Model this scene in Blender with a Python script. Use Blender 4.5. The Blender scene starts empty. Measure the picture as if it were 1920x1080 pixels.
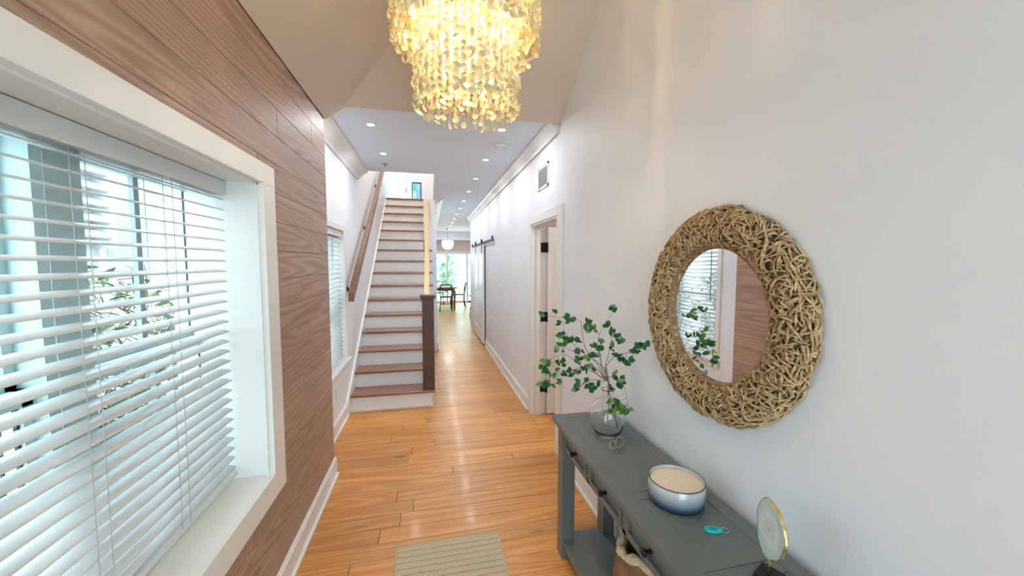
import bpy, bmesh, math, random
from mathutils import Vector, Matrix, noise
random.seed(7)
R = math.radians
scn = bpy.context.scene
C = scn.collection

# ---------------------------------------------------------------- camera, sky, exposure
cd = bpy.data.cameras.new('camera'); cam = bpy.data.objects.new('camera', cd); C.objects.link(cam)
scn.camera = cam
cd.sensor_width = 36.0; cd.sensor_fit = 'HORIZONTAL'; cd.lens = 712.11/1920*36; cd.clip_start = 0.02
YAW, PITCH, ROLL = 0.212449, 0.0669802, 0.0011988
fw = Vector((math.sin(YAW)*math.cos(PITCH), math.cos(YAW)*math.cos(PITCH), -math.sin(PITCH)))
rt = Vector((math.cos(YAW), -math.sin(YAW), 0)); up = rt.cross(fw)
r2 = rt*math.cos(ROLL)+up*math.sin(ROLL); u2 = up*math.cos(ROLL)-rt*math.sin(ROLL)
cam.matrix_world = Matrix(((r2.x, u2.x, -fw.x, 0), (r2.y, u2.y, -fw.y, 0), (r2.z, u2.z, -fw.z, 1.6), (0, 0, 0, 1)))

w = bpy.data.worlds.new('world'); scn.world = w; w.use_nodes = True
bg = w.node_tree.nodes['Background']
bg.inputs[0].default_value = (0.75, 0.90, 1.0, 1); bg.inputs[1].default_value = 5.4
scn.view_settings.view_transform = 'Standard'; scn.view_settings.look = 'None'
scn.view_settings.gamma = 1; scn.view_settings.use_curve_mapping = False
scn.view_settings.exposure = 0.86
P_SUN = 2.5
sun = bpy.data.lights.new('sun', 'SUN'); sun.energy = P_SUN; sun.angle = R(3); sun.color = (1, .97, .9)
so = bpy.data.objects.new('sun', sun); C.objects.link(so); so.rotation_euler = (R(24), R(28), 0)   # shines down towards -X
P_DOWN = 2.9      # watts, each recessed light
P_DOWN_COL = (.93, .97, 1.0)
P_ENTRY_FILL = 26.0      # two unseen fill lamps added in the entry vault
P_STAIR_FILL = 24.0  # two unseen lamps added to brighten stairs and landing
P_CHAND = 29.0     # watts, all chandelier bulbs together
P_CHAND_COL = (1.0, .74, .45)

def portal(x, y, z, rx, ry, rz, w_, h_):
    l = bpy.data.lights.new('window_portal', 'AREA'); l.shape = 'RECTANGLE'; l.size = w_; l.size_y = h_; l.cycles.is_portal = True
    o = bpy.data.objects.new('window_portal', l); C.objects.link(o); o.location = (x,y,z); o.rotation_euler = (R(rx),R(ry),R(rz))
portal(-1.08, 1.215, 1.29, 0, -90, 0, 1.4, 1.4)
portal(-1.08, 3.78, 1.26, 0, -90, 0, 1.4, .85)
portal(.17, -1.87, 1.5, 90, 0, 0, 1.7, 2.9)
portal(1.0, 15.4, 1.0, -90, 0, 0, 2.8, 2.0)
portal(-1.08, 9.4, 4.1, 0, -90, 0, 1.2, 2.1)

# ---------------------------------------------------------------- mesh helpers
class MB:
    def __init__(s): s.v = []; s.f = []; s.sm = []
    def add(s, V, F, sm=False):
        n = len(s.v); s.v += [tuple(p) for p in V]; s.f += [tuple(i+n for i in f) for f in F]; s.sm += [sm]*len(F); return s
    def box(s, x0, y0, z0, x1, y1, z1):
        if x0 > x1: x0, x1 = x1, x0
        if y0 > y1: y0, y1 = y1, y0
        if z0 > z1: z0, z1 = z1, z0
        V = [(x0,y0,z0),(x1,y0,z0),(x1,y1,z0),(x0,y1,z0),(x0,y0,z1),(x1,y0,z1),(x1,y1,z1),(x0,y1,z1)]
        return s.add(V, [(0,3,2,1),(4,5,6,7),(0,1,5,4),(1,2,6,5),(2,3,7,6),(3,0,4,7)])
    def cbox(s, a, b, axis, sgn, c=.0016):
        # box whose face on `axis` towards sgn is chamfered by c (boards)
        a = list(a); b = list(b); i, j = [k for k in range(3) if k != axis]
        base, top = (a[axis], b[axis]) if sgn > 0 else (b[axis], a[axis])
        def q(u, v, h): p = [0,0,0]; p[i] = u; p[j] = v; p[axis] = h; return tuple(p)
        L = []
        for h, e in ((base, 0), (top-sgn*c, 0), (top, c)):
            L += [q(a[i]+e,a[j]+e,h), q(b[i]-e,a[j]+e,h), q(b[i]-e,b[j]-e,h), q(a[i]+e,b[j]-e,h)]
        F = [(0,3,2,1),(8,9,10,11)]
        for k in (0, 4):
            for m in range(4): F.append((k+m, k+(m+1)%4, k+4+(m+1)%4, k+4+m))
        flip = (sgn > 0) != (axis != 1)
        if flip: F = [f[::-1] for f in F]
        return s.add(L, F)
    def obox(s, M, x0, y0, z0, x1, y1, z1):
        t = MB().box(x0,y0,z0,x1,y1,z1); return s.add([M@Vector(p) for p in t.v], t.f)
    def prism(s, poly, axis, a, b):
        n = len(poly)
        def q(p, h):
            if axis == 0: return (h, p[0], p[1])
            if axis == 1: return (p[0], h, p[1])
            return (p[0], p[1], h)
        V = [q(p, a) for p in poly]+[q(p, b) for p in poly]
        F = [tuple(range(n))[::-1], tuple(range(n, 2*n))]+[(i,(i+1)%n,n+(i+1)%n,n+i) for i in range(n)]
        return s.add(V, F)
    def tube(s, pts, r, n=8, cap=True, flat=1.0, twist=0.0, sm=True):
        pts = [Vector(p) for p in pts]; m = len(pts)
        rr = r if isinstance(r, (list, tuple)) else [r]*m
        V = []; ref = None
        for i, p in enumerate(pts):
            t = (pts[min(i+1,m-1)]-pts[max(i-1,0)]).normalized()
            if ref is None:
                ref = Vector((0,0,1)) if abs(t.z) < .9 else Vector((1,0,0))
            x = (ref-t*ref.dot(t)).normalized(); ref = x; y = t.cross(x)
            for k in range(n):
                a = 2*math.pi*k/n
                u, v_ = math.cos(a)*rr[i], math.sin(a)*rr[i]*flat
                ct, st = math.cos(twist*i), math.sin(twist*i)
                V.append(p+x*(u*ct-v_*st)+y*(u*st+v_*ct))
        F = [(i*n+k, i*n+(k+1)%n, (i+1)*n+(k+1)%n, (i+1)*n+k) for i in range(m-1) for k in range(n)]
        if cap: F += [tuple(range(n))[::-1], tuple(range((m-1)*n, m*n))]
        return s.add(V, F, sm)
    def cyl(s, a, b, r, n=16, r1=None): return s.tube([a, b], [r, r if r1 is None else r1], n)
    def lathe(s, prof, c=(0,0,0), n=24, closed=False):
        V = []; m = len(prof)
        for (r, z) in prof:
            for k in range(n):
                a = 2*math.pi*k/n; V.append((c[0]+r*math.cos(a), c[1]+r*math.sin(a), c[2]+z))
        F = [(i*n+k, i*n+(k+1)%n, (i+1)*n+(k+1)%n, (i+1)*n+k) for i in range(m-1) for k in range(n)]
        if prof[0][0] > 1e-5 and not closed: F.append(tuple(range(n))[::-1])
        if prof[-1][0] > 1e-5 and not closed: F.append(tuple(range((m-1)*n, m*n)))
        return s.add(V, F, True)
    def mesh(s, name, mat, off=(0,0,0)):
        me = bpy.data.meshes.new(name)
        me.from_pydata([(p[0]-off[0], p[1]-off[1], p[2]-off[2]) for p in s.v], [], s.f)
        me.polygons.foreach_set('use_smooth', s.sm)
        if mat: me.materials.append(mat)
        me.update(); return me
    def build(s, name, mat, parent=None, bevel=0, seg=2, kind=None, label=None, off=None):
        if off is None:
            off = (0,0,0); q = parent
            while q is not None: off = tuple(off[i]+q.location[i] for i in range(3)); q = q.parent
        o = bpy.data.objects.new(name, s.mesh(name, mat, off)); C.objects.link(o); o.parent = parent
        if bevel:
            b = o.modifiers.new('bevel', 'BEVEL'); b.width = bevel; b.segments = seg; b.limit_method = 'ANGLE'; b.harden_normals = False
        if kind: o['kind'] = kind
        if label: o['label'] = label
        return o
def box(*a): return MB().box(*a)
def thing(name, label, cat, loc=(0,0,0), rz=0, group=None):
    o = bpy.data.objects.new(name, None); C.objects.link(o); o.location = loc; o.rotation_euler = (0,0,rz)
    o.empty_display_size = .05
    o['label'] = label; o['category'] = cat
    if group: o['group'] = group
    return o
def tag(o, label, cat, group=None):
    o['label'] = label; o['category'] = cat
    if group: o['group'] = group
    return o
def struct(name, mb, m, parent=None, bevel=0):
    o = mb.build(name, m, parent, bevel=bevel)
    if parent is None: o['kind'] = 'structure'
    return o
def sroot(name, loc=(0,0,0)):
    o = bpy.data.objects.new(name, None); C.objects.link(o); o.location = loc; o['kind'] = 'structure'; o.empty_display_size = .05
    return o
def copy_tree(o, parent=None):
    c = o.copy(); C.objects.link(c); c.parent = parent
    for ch in list(o.children): copy_tree(ch, c)
    return c

# ---------------------------------------------------------------- materials
def mat(name, col, rough=.5, metal=0, **k):
    m = bpy.data.materials.new(name); m.use_nodes = True
    b = m.node_tree.nodes['Principled BSDF']
    b.inputs['Base Color'].default_value = (*col, 1); b.inputs['Roughness'].default_value = rough; b.inputs['Metallic'].default_value = metal
    for kk, v in k.items(): b.inputs[kk.replace('_', ' ')].default_value = v
    return m
def nt(m): return m.node_tree.nodes, m.node_tree.links, m.node_tree.nodes['Principled BSDF']
def mottled(name, c1, c2, scale=6, rough=.5, bump=.0, bscale=60, stretch=(1,1,1), detail=4, **k):
    m = mat(name, c1, rough, **k); N, L, b = nt(m)
    tc = N.new('ShaderNodeTexCoord'); mp = N.new('ShaderNodeMapping'); mp.inputs['Scale'].default_value = stretch
    L.new(tc.outputs['Object'], mp.inputs[0])
    n = N.new('ShaderNodeTexNoise'); n.inputs['Scale'].default_value = scale; n.inputs['Detail'].default_value = detail
    L.new(mp.outputs[0], n.inputs['Vector'])
    r = N.new('ShaderNodeValToRGB'); r.color_ramp.elements[0].position = .35; r.color_ramp.elements[1].position = .65
    r.color_ramp.elements[0].color = (*c1, 1); r.color_ramp.elements[1].color = (*c2, 1)
    L.new(n.outputs[0], r.inputs[0]); L.new(r.outputs[0], b.inputs['Base Color'])
    if bump:
        n2 = N.new('ShaderNodeTexNoise'); n2.inputs['Scale'].default_value = bscale; n2.inputs['Detail'].default_value = 3
        L.new(mp.outputs[0], n2.inputs['Vector'])
        bp = N.new('ShaderNodeBump'); bp.inputs['Strength'].default_value = bump; bp.inputs['Distance'].default_value = .004
        L.new(n2.outputs[0], bp.inputs['Height']); L.new(bp.outputs[0], b.inputs['Normal'])
    return m
def wood(name, dark, mid, light, along, across, rough=.35, coat=0, knot=(.1,.035,.02), freq=9.0, vary=.25, knots=True, rings=150.0, finemix=.45):
    """plain-sawn pine: long stretched rings, cathedral figure, a few knots; shifts with every board"""
    m = mat(name, mid, rough); N, L, b = nt(m)
    b.inputs['Coat Weight'].default_value = coat; b.inputs['Coat Roughness'].default_value = .12
    tc = N.new('ShaderNodeTexCoord'); oi = N.new('ShaderNodeObjectInfo')
    mu = N.new('ShaderNodeMath'); mu.operation = 'MULTIPLY'; mu.inputs[1].default_value = 37.0
    L.new(oi.outputs['Random'], mu.inputs[0])
    ad = N.new('ShaderNodeVectorMath'); ad.operation = 'ADD'
    L.new(tc.outputs['Object'], ad.inputs[0]); L.new(mu.outputs[0], ad.inputs[1])
    mp = N.new('ShaderNodeMapping'); sc = [1,1,1]; sc[along] = .06; mp.inputs['Scale'].default_value = sc
    L.new(ad.outputs[0], mp.inputs[0])
    wv = N.new('ShaderNodeTexNoise'); wv.inputs['Scale'].default_value = freq*.55; wv.inputs['Detail'].default_value = 1.5
    wv.inputs['Distortion'].default_value = .3
    L.new(mp.outputs[0], wv.inputs['Vector'])
    # rings = fract-like sine of a smooth field
    m1 = N.new('ShaderNodeMath'); m1.operation = 'MULTIPLY'; m1.inputs[1].default_value = rings
    L.new(wv.outputs[0], m1.inputs[0])
    sn = N.new('ShaderNodeMath'); sn.operation = 'SINE'; L.new(m1.outputs[0], sn.inputs[0])
    mr = N.new('ShaderNodeMapRange'); mr.inputs['From Min'].default_value = -1
    L.new(sn.outputs[0], mr.inputs['Value'])
    fine = N.new('ShaderNodeTexNoise'); fine.inputs['Scale'].default_value = 60; fine.inputs['Detail'].default_value = 5
    L.new(mp.outputs[0], fine.inputs['Vector'])
    mx = N.new('ShaderNodeMix'); mx.data_type = 'FLOAT'; mx.inputs[0].default_value = finemix
    L.new(mr.outputs[0], mx.inputs[2]); L.new(fine.outputs[0], mx.inputs[3])
    rp = N.new('ShaderNodeValToRGB'); e = rp.color_ramp.elements
    e[0].position = .22; e[0].color = (*dark, 1); e[1].position = .80; e[1].color = (*light, 1)
    q = e.new(.5); q.color = (*mid, 1)
    L.new(mx.outputs[0], rp.inputs[0]); out = rp.outputs[0]
    # board to board variation
    hsv = N.new('ShaderNodeHueSaturation')
    v = N.new('ShaderNodeMapRange'); v.inputs['To Min'].default_value = 1-vary; v.inputs['To Max'].default_value = 1+vary*.6
    L.new(oi.outputs['Random'], v.inputs['Value']); L.new(v.outputs[0], hsv.inputs['Value'])
    L.new(out, hsv.inputs['Color']); out = hsv.outputs[0]
    if knots:
        mp2 = N.new('ShaderNodeMapping'); sc = [1,1,1]; sc[along] = .45; mp2.inputs['Scale'].default_value = sc
        L.new(ad.outputs[0], mp2.inputs[0])
        vo = N.new('ShaderNodeTexVoronoi'); vo.inputs['Scale'].default_value = 3.4; vo.inputs['Randomness'].default_value = 1
        L.new(mp2.outputs[0], vo.inputs['Vector'])
        kr = N.new('ShaderNodeMapRange'); kr.inputs['From Min'].default_value = .05; kr.inputs['From Max'].default_value = .10
        kr.inputs['To Min'].default_value = .85; kr.inputs['To Max'].default_value = 0
        L.new(vo.outputs['Distance'], kr.inputs['Value'])
        km = N.new('ShaderNodeMix'); km.data_type = 'RGBA'; km.inputs[7].default_value = (*knot, 1)
        L.new(kr.outputs[0], km.inputs[0]); L.new(out, km.inputs[6]); out = km.outputs[2]
    L.new(out, b.inputs['Base Color'])
    bp = N.new('ShaderNodeBump'); bp.inputs['Strength'].default_value = .12; bp.inputs['Distance'].default_value = .002
    L.new(mx.outputs[0], bp.inputs['Height']); L.new(bp.outputs[0], b.inputs['Normal'])
    return m
def thin_glass(name, tint=(.93,.98,.97), refl=.07, rough=.02):
    m = bpy.data.materials.new(name); m.use_nodes = True; N = m.node_tree.nodes; L = m.node_tree.links; N.clear()
    o = N.new('ShaderNodeOutputMaterial'); t = N.new('ShaderNodeBsdfTransparent'); g = N.new('ShaderNodeBsdfGlossy'); x = N.new('ShaderNodeMixShader')
    t.inputs[0].default_value = (*tint, 1); g.inputs['Roughness'].default_value = rough; x.inputs[0].default_value = refl
    L.new(t.outputs[0], x.inputs[1]); L.new(g.outputs[0], x.inputs[2]); L.new(x.outputs[0], o.inputs[0]); return m
def emit(name, col, s):
    m = bpy.data.materials.new(name); m.use_nodes = True; N = m.node_tree.nodes; L = m.node_tree.links; N.clear()
    o = N.new('ShaderNodeOutputMaterial'); e = N.new('ShaderNodeEmission'); e.inputs[0].default_value = (*col, 1); e.inputs[1].default_value = s
    L.new(e.outputs[0], o.inputs[0]); return m
def translucent(name, c1, c2, mixf=.5, scale=40):
    m = bpy.data.materials.new(name); m.use_nodes = True; N = m.node_tree.nodes; L = m.node_tree.links; N.clear()
    o = N.new('ShaderNodeOutputMaterial'); d = N.new('ShaderNodeBsdfDiffuse'); t = N.new('ShaderNodeBsdfTranslucent'); x = N.new('ShaderNodeMixShader')
    g = N.new('ShaderNodeBsdfGlossy'); g.inputs['Roughness'].default_value = .3; x2 = N.new('ShaderNodeMixShader'); x2.inputs[0].default_value = .06
    tc = N.new('ShaderNodeTexCoord'); n = N.new('ShaderNodeTexNoise'); n.inputs['Scale'].default_value = scale
    L.new(tc.outputs['Object'], n.inputs['Vector'])
    r = N.new('ShaderNodeValToRGB'); r.color_ramp.elements[0].position = .38; r.color_ramp.elements[1].position = .62
    r.color_ramp.elements[0].color = (*c1, 1); r.color_ramp.elements[1].color = (*c2, 1)
    L.new(n.outputs[0], r.inputs[0]); L.new(r.outputs[0], d.inputs[0]); L.new(r.outputs[0], t.inputs[0])
    x.inputs[0].default_value = mixf; L.new(d.outputs[0], x.inputs[1]); L.new(t.outputs[0], x.inputs[2])
    L.new(x.outputs[0], x2.inputs[1]); L.new(g.outputs[0], x2.inputs[2]); L.new(x2.outputs[0], o.inputs[0]); return m

M_wall = mottled('wall_paint', (.77,.785,.83), (.80,.815,.86), 1.5, .55, .04, 180)
M_tan = mottled('warm_vault_paint', (.62,.53,.44), (.65,.56,.47), 1.2, .7, .03, 160)  # one even tan over the entry vault and its infill
M_ceil = mottled('ceiling_paint', (.70,.77,.85), (.73,.80,.88), 1.2, .7, .03, 160)
M_trim = mottled('trim_paint', (.76,.75,.73), (.79,.78,.76), 3, .32)
M_slat = mottled('blind_slat_paint', (.68,.69,.69), (.71,.72,.72), 3, .28)
M_plank = wood('whitewashed_pine', (.33,.195,.14), (.385,.245,.18), (.45,.305,.235), 1, 2, .50, .0, knot=(.15,.08,.055), freq=6.5, vary=.08, rings=210, finemix=.5)
M_floor = wood('honey_heart_pine', (.50,.190,.036), (.585,.255,.056), (.68,.34,.10), 0, 1, .36, .10, knot=(.18,.06,.03), freq=6, vary=.15, finemix=.66, rings=120)
M_tread = wood('stained_oak_tread', (.20,.070,.040), (.27,.105,.06), (.34,.145,.085), 0, 1, .3, .3, freq=14, vary=.1, knots=False)
M_newel = wood('dark_stained_oak', (.050,.020,.013), (.085,.034,.021), (.125,.055,.036), 2, 0, .5, .0, freq=20, vary=.05, knots=False)
M_rail = wood('stained_oak_rail', (.11,.045,.022), (.17,.075,.037), (.24,.115,.06), 1, 0, .4, .1, freq=16, vary=.05, knots=False)
M_railgold = wood('amber_pine_rail', (.42,.23,.06), (.55,.32,.10), (.66,.42,.15), 1, 0, .35, .2, freq=16, vary=.05, knots=False)  # golden look of the lit rail is put into its colour
M_table = mottled('grey_table_paint', (.112,.128,.127), (.130,.146,.145), 9, .33, .05, 220)
M_tabledark = mat('blackened_iron_knob', (.012,.011,.012), .3, .6)
M_black = mat('black_metal', (.012,.012,.013), .42, .5)
M_glass = thin_glass('window_glass', (.93,.98,.975), .05)
M_winframe = mottled('vinyl_window_frame', (.50,.64,.64), (.54,.68,.68), 4, .35)
M_seal = mat('black_window_gasket', (.02,.03,.035), .6)
M_muntin = mat('grey_window_bar', (.30,.34,.37), .4)
M_cord = mat('ladder_cord', (.50,.51,.50), .8)
M_mirror = mat('mirror_silver', (.93,.94,.93), .01, 1)

# ================================================================ THE SHELL
XL, XP, XR = -0.87, -0.72, 1.03        # left hall wall, plank wall face, right wall
YS, ZH = 2.98, 2.74                    # where the low hall ceiling starts, its height
YB = -1.70                             # front door wall behind the camera
YE = 9.90                              # where the right hall wall ends
YF = 15.2                              # glazed wall of the dining room

# floor boards
fl = sroot('floor')
box(-2.6, YB-.15, -.08, 3.4, YF+.1, -.02).build('subfloor', M_trim, fl)
bw = .125; y = YB; row = 0; cnt = 0
far_boards = MB()
while y < YF:
    x0, x1 = (-.90, 1.17 if 2.85 < y < 3.85 else 1.06)
    if y > YE-.1: x0, x1 = (.0, 3.3)
    if y > 12.0: x0, x1 = (-2.5, 3.3)
    x = x0 - random.uniform(0, 1.4)
    while x < x1:
        L = random.uniform(.7, 2.1); a = max(x, x0); b_ = min(x+L, x1)
        if b_-a > .05:
            lo = (a+.0013, y+.0008, -.019); hi = (b_-.0013, y+bw-.0008, random.uniform(-.0006, .0))
            if y < 9.0 and cnt < 290:
                MB().cbox(lo, hi, 2, 1, .0016).build('floor_board', M_floor, fl); cnt += 1
            else: far_boards.cbox(lo, hi, 2, 1, .0016)
        x += L
    y += bw; row += 1
far_boards.build('floor_board', M_floor, fl, kind='stuff')
# floor of the side room
struct('floor_side_room', box(1.17, 1.5, -.05, 4.2, 6.0, 0.0), M_floor)

# plank wall on the left, round the deep window recess
WY0, WY1, WZ0, WZ1 = .565, 1.86, .637, 1.944      # recess opening
wl = sroot('wall_left')
def wallboxes(mb, x0, x1, y0, y1, z0, z1, hy0, hy1, hz0, hz1):
    mb.box(x0,y0,z0,x1,hy0,z1); mb.box(x0,hy1,z0,x1,y1,z1); mb.box(x0,hy0,z0,x1,hy1,hz0); mb.box(x0,hy0,hz1,x1,hy1,z1); return mb
wallboxes(MB(), -1.06, XP-.016, YB, YS, -.02, 2.68, WY0, WY1, WZ0, WZ1).build('wall_core', M_wall, wl)
ph = .138; z = .0; r = 0
while z < 2.67:
    z1 = min(z+ph, 2.675); y = YB-random.uniform(0, 1.5)
    while y < YS:
        L = random.uniform(1.8, 3.4); a, b_ = max(y, YB), min(y+L, YS)
        if z1 <= WZ0 or z >= WZ1: segs = [(a, b_, z, z1)]
        else:
            segs = [(a, min(b_, WY0-.002), z, z1), (max(a, WY1+.002), b_, z, z1)]
            if z < WZ0: segs.append((max(a, WY0), min(b_, WY1), z, WZ0-.002))
            if z1 > WZ1: segs.append((max(a, WY0), min(b_, WY1), WZ1+.002, z1))
        for (p, q, zz0, zz1) in segs:
            if q-p > .04:
                MB().cbox((XP-.0155, p+.0006, zz0+.0006), (XP+random.uniform(-.0005,.0005), q-.0006, zz1-.0006), 0, 1, .0018).build('plank', M_plank, wl)
        y += L
    z += ph; r += 1
# the window casing and jambs (picture-framed)
w1 = sroot('window_1', (-1.0, 1.215, .64))
cx0, cx1 = XP, XP+.02
cz0, cz1, cy0, cy1 = .527, 2.03, WY0-.125, WY1+.125
box(cx0, cy0, WZ1, cx1, cy1, cz1).build('casing', M_trim, w1, bevel=.002)
box(cx0, cy0, cz0, cx1, cy1, WZ0).build('casing', M_trim, w1, bevel=.002)
box(cx0, cy0, WZ0, cx1, WY0, WZ1).build('casing', M_trim, w1, bevel=.002)
box(cx0, WY1, WZ0, cx1, cy1, WZ1).build('casing', M_trim, w1, bevel=.002)
box(-1.0, WY0-.015, WZ0-.02, XP+.012, WY1+.015, WZ0+.001).build('sill', M_trim, w1)
box(-1.0, WY0-.015, WZ1-.001, XP+.005, WY1+.015, WZ1+.02).build('jamb', M_trim, w1)
for yy, s in ((WY0, -1), (WY1, 1)):
    box(-1.0, yy-.001*s, WZ0, XP+.005, yy+.02*s, WZ1).build('jamb', M_trim, w1)
    box(XP-.012, yy-.012*s, WZ0, XP-.002, yy, WZ1-.002).build('stop_bead', M_trim, w1)
box(XP-.012, WY0, WZ1-.010, XP-.002, WY1, WZ1).build('stop_bead', M_trim, w1)
# two double-hung units with a mullion between
def sash_unit(w, y0, y1, z0, z1, x, muntin=True, fm=M_winframe):
    gk = muntin
    box(x-.08, y0-.057, z0, x-.005, y0, z1).build('frame', fm, w); box(x-.08, y1, z0, x-.005, y1+.057, z1).build('frame', fm, w)
    zm = (z0+z1)/2 - .02
    for (a, b_, xo) in ((z0+.03, zm+.02, x-.035), (zm-.015, z1-.01, x-.065)):
        s = box(xo-.012, y0, a, xo+.012, y0+.035, b_).build('sash', fm, w)
        box(xo-.012, y1-.035, a, xo+.012, y1, b_).build('stile', fm, s)
        box(xo-.012, y0, a, xo+.012, y1, a+.045).build('rail', fm, s); box(xo-.012, y0, b_-.04, xo+.012, y1, b_).build('rail', fm, s)
        if gk:
          g = MB(); g.box(xo-.004,y0+.034,a+.04,xo+.004,y0+.041,b_-.04); g.box(xo-.004,y1-.041,a+.04,xo+.004,y1-.034,b_-.04)
          g.build('gasket', M_seal, s)
        box(xo-.002, y0+.035, a+.045, xo+.002, y1-.035, b_-.04).build('pane', M_glass, s)
        if muntin:
            ym = (y0+y1)/2; box(xo-.008, ym-.012, a+.04, xo+.008, ym+.012, b_-.04).build('muntin', M_muntin, s)
sash_unit(w1, 1.275, 1.90, WZ0+.0, WZ1, -.94)
sash_unit(w1, .54, 1.155, WZ0+.0, WZ1, -.94)
box(-1.03, 1.146, WZ0+.001, -.932, 1.284, WZ1-.001).build('mullion', M_winframe, w1)

# low left wall of the hall and stairwell
w2y0, w2y1, w2z0, w2z1 = 3.38, 4.18, .60, 1.915
struct('wall_hall_left', wallboxes(MB(), -1.06, XL, YS-.001, 4.6, -.02, 5.2, w2y0, w2y1, w2z0, w2z1).box(-1.06, 4.6, -.02, XL, 8.35, 5.2).box(-1.06, 8.35, -.02, XL, 10.4, 3.52).box(-1.06, 8.35, 4.7, XL, 10.4, 5.2).box(-1.06,10.4,-.02,XL,11.5,5.2), M_wall)
w2 = sroot('window_2', (-.95, 3.78, .6))
sash_unit(w2, w2y0+.02, w2y1-.02, w2z0, w2z1, -.965, False)
for yy, s in ((w2y0, -1), (w2y1, 1)):
    box(XL-.10, yy-.002*s, w2z0, XL+.001, yy+.012*s, w2z1).build('jamb', M_trim, w2)
    box(XL, yy, w2z0, XL+.016, yy+.055*s, w2z1+.055).build('casing', M_trim, w2, bevel=.002)
box(XL-.10, w2y0, w2z1-.002, XL+.001, w2y1, w2z1+.012).build('jamb', M_trim, w2)
box(XL, w2y0, w2z1, XL+.016, w2y1, w2z1+.055).build('casing', M_trim, w2, bevel=.002)
box(XL-.10, w2y0-.075, w2z0-.028, XL+.045, w2y1+.075, w2z0+.002).build('sill', M_trim, w2, bevel=.003)
box(XL, w2y0-.055, w2z0-.095, XL+.014, w2y1+.055, w2z0-.028).build('apron', M_trim, w2, bevel=.002)

# right wall, with the side-room door opening and the sliding-door opening
DY0, DY1, DZ = 2.975, 3.80, 1.985
mb = MB()
mb.box(XR, YB, -.02, XR+.14, DY0, 4.2); mb.box(XR, DY0, DZ, XR+.14, DY1, 4.2); mb.box(XR, DY1, -.02, XR+.14, 7.15, 4.2)
mb.box(XR, 7.15, 1.92, XR+.14, 8.1, 4.2); mb.box(XR, 8.1, -.02, XR+.14, YE, 4.2)
struct('wall_right', mb, M_wall)
struct('wall_front', MB().box(-1.06, YB-.15, -.02, -.62, YB, 4.2).box(.96, YB-.15, -.02, 1.17, YB, 4.2).box(-.62, YB-.15, 2.95, .96, YB, 4.2), M_wall)
# unseen front door behind the camera, glazing enlarged to let in fill daylight
d2 = sroot('door_2', (.17, YB-.06, 0))
for a, b_ in ((-.62, -.55), (-.34, -.22), (.56, .68), (.89, .96)): box(a, YB-.09, 0, b_, YB-.04, 2.95).build('stile', M_trim, d2)
for a, b_ in ((-.55, -.34), (-.22, .56), (.68, .89)):
    for z0, z1 in ((0, .18), (2.10, 2.20), (2.88, 2.95)): box(a, YB-.09, z0, b_, YB-.04, z1).build('rail', M_trim, d2)
    box(a, YB-.07, .18, b_, YB-.064, 2.10).build('pane', M_glass, d2); box(a, YB-.07, 2.20, b_, YB-.064, 2.88).build('pane', M_glass, d2)

# vaulted entry ceiling: slope from the plank wall, hip from the hall soffit, flat top
sL, sB, zT = .70, .65, 3.42
def zl(x): return 2.665+sL*(x-XP)
def yb(z): return YS-(z-ZH)/sB
xT = XP+(zT-2.665)/sL
c = MB()
# hip plane meets slope plane along the valley: points where zl(x)=z and y=yb(z)
V = [(XP-.02, YB, zl(XP-.02)), (XP-.02, YS, zl(XP-.02)), (XP+(ZH-2.665)/sL, YS, ZH), (xT, yb(zT), zT), (xT, YB, zT)]
c.add(V, [(0,1,2,3,4)])
c.add([(XP+(ZH-2.665)/sL, YS, ZH), (XR+.01, YS, ZH), (XR+.01, yb(zT), zT), (xT, yb(zT), zT)], [(0,1,2,3)])
c.add([(xT, YB, zT), (xT, yb(zT), zT), (XR+.01, yb(zT), zT), (XR+.01, YB, zT)], [(0,1,2,3)])
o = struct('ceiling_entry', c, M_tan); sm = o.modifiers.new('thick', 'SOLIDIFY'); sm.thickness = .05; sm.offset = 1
# small gable infill left of the soffit, between plank wall end and hall wall
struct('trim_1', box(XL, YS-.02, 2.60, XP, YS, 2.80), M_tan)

# hall ceiling with the stairwell opening
hc = MB(); SX = .07
hc.box(XL, YS, ZH, XR, 5.10, ZH+.22); hc.box(SX, 5.10, ZH, XR, 7.0, ZH+.22); hc.box(SX, 7.0, ZH, XR, YE, ZH+.22)
hc.box(-2.6, YE, ZH, 3.4, 14.3, ZH+.22); hc.box(SX-.1, 7.15, ZH, SX, YE, ZH+.22)
hc.box(-2.6, 14.3, 2.47, 3.4, YF, ZH+.22)
struct('ceiling', hc, M_ceil)
# wall at the head of the hall's left side, carrying the stairs' upper flight
struct('wall_stair_end', MB().box(-.10, 7.0, -.02, .12, 11.6, ZH).box(-.10, 7.0, ZH, .07, 11.6, 5.2), M_wall)
struct('wall_stairwell', MB().box(.07, 5.1, ZH+.22, .12, 7.0, 5.2).box(XL, 5.0, ZH+.22, .12, 5.1, 5.2), M_wall)
struct('ceiling_stairwell', box(-1.06, 5.0, 5.2, .2, 11.6, 5.3), M_ceil)
struct('floor_landing', box(XL, 8.20, 2.70, -.10, 11.5, 2.90), M_tread)
struct('wall_landing', MB().box(XL, 11.4, 2.8, -.85, 11.5, 5.2).box(-.62,11.4,2.8,-.1,11.5,5.2).box(-.85,11.4,4.9,-.62,11.5,5.2), M_wall)
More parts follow.
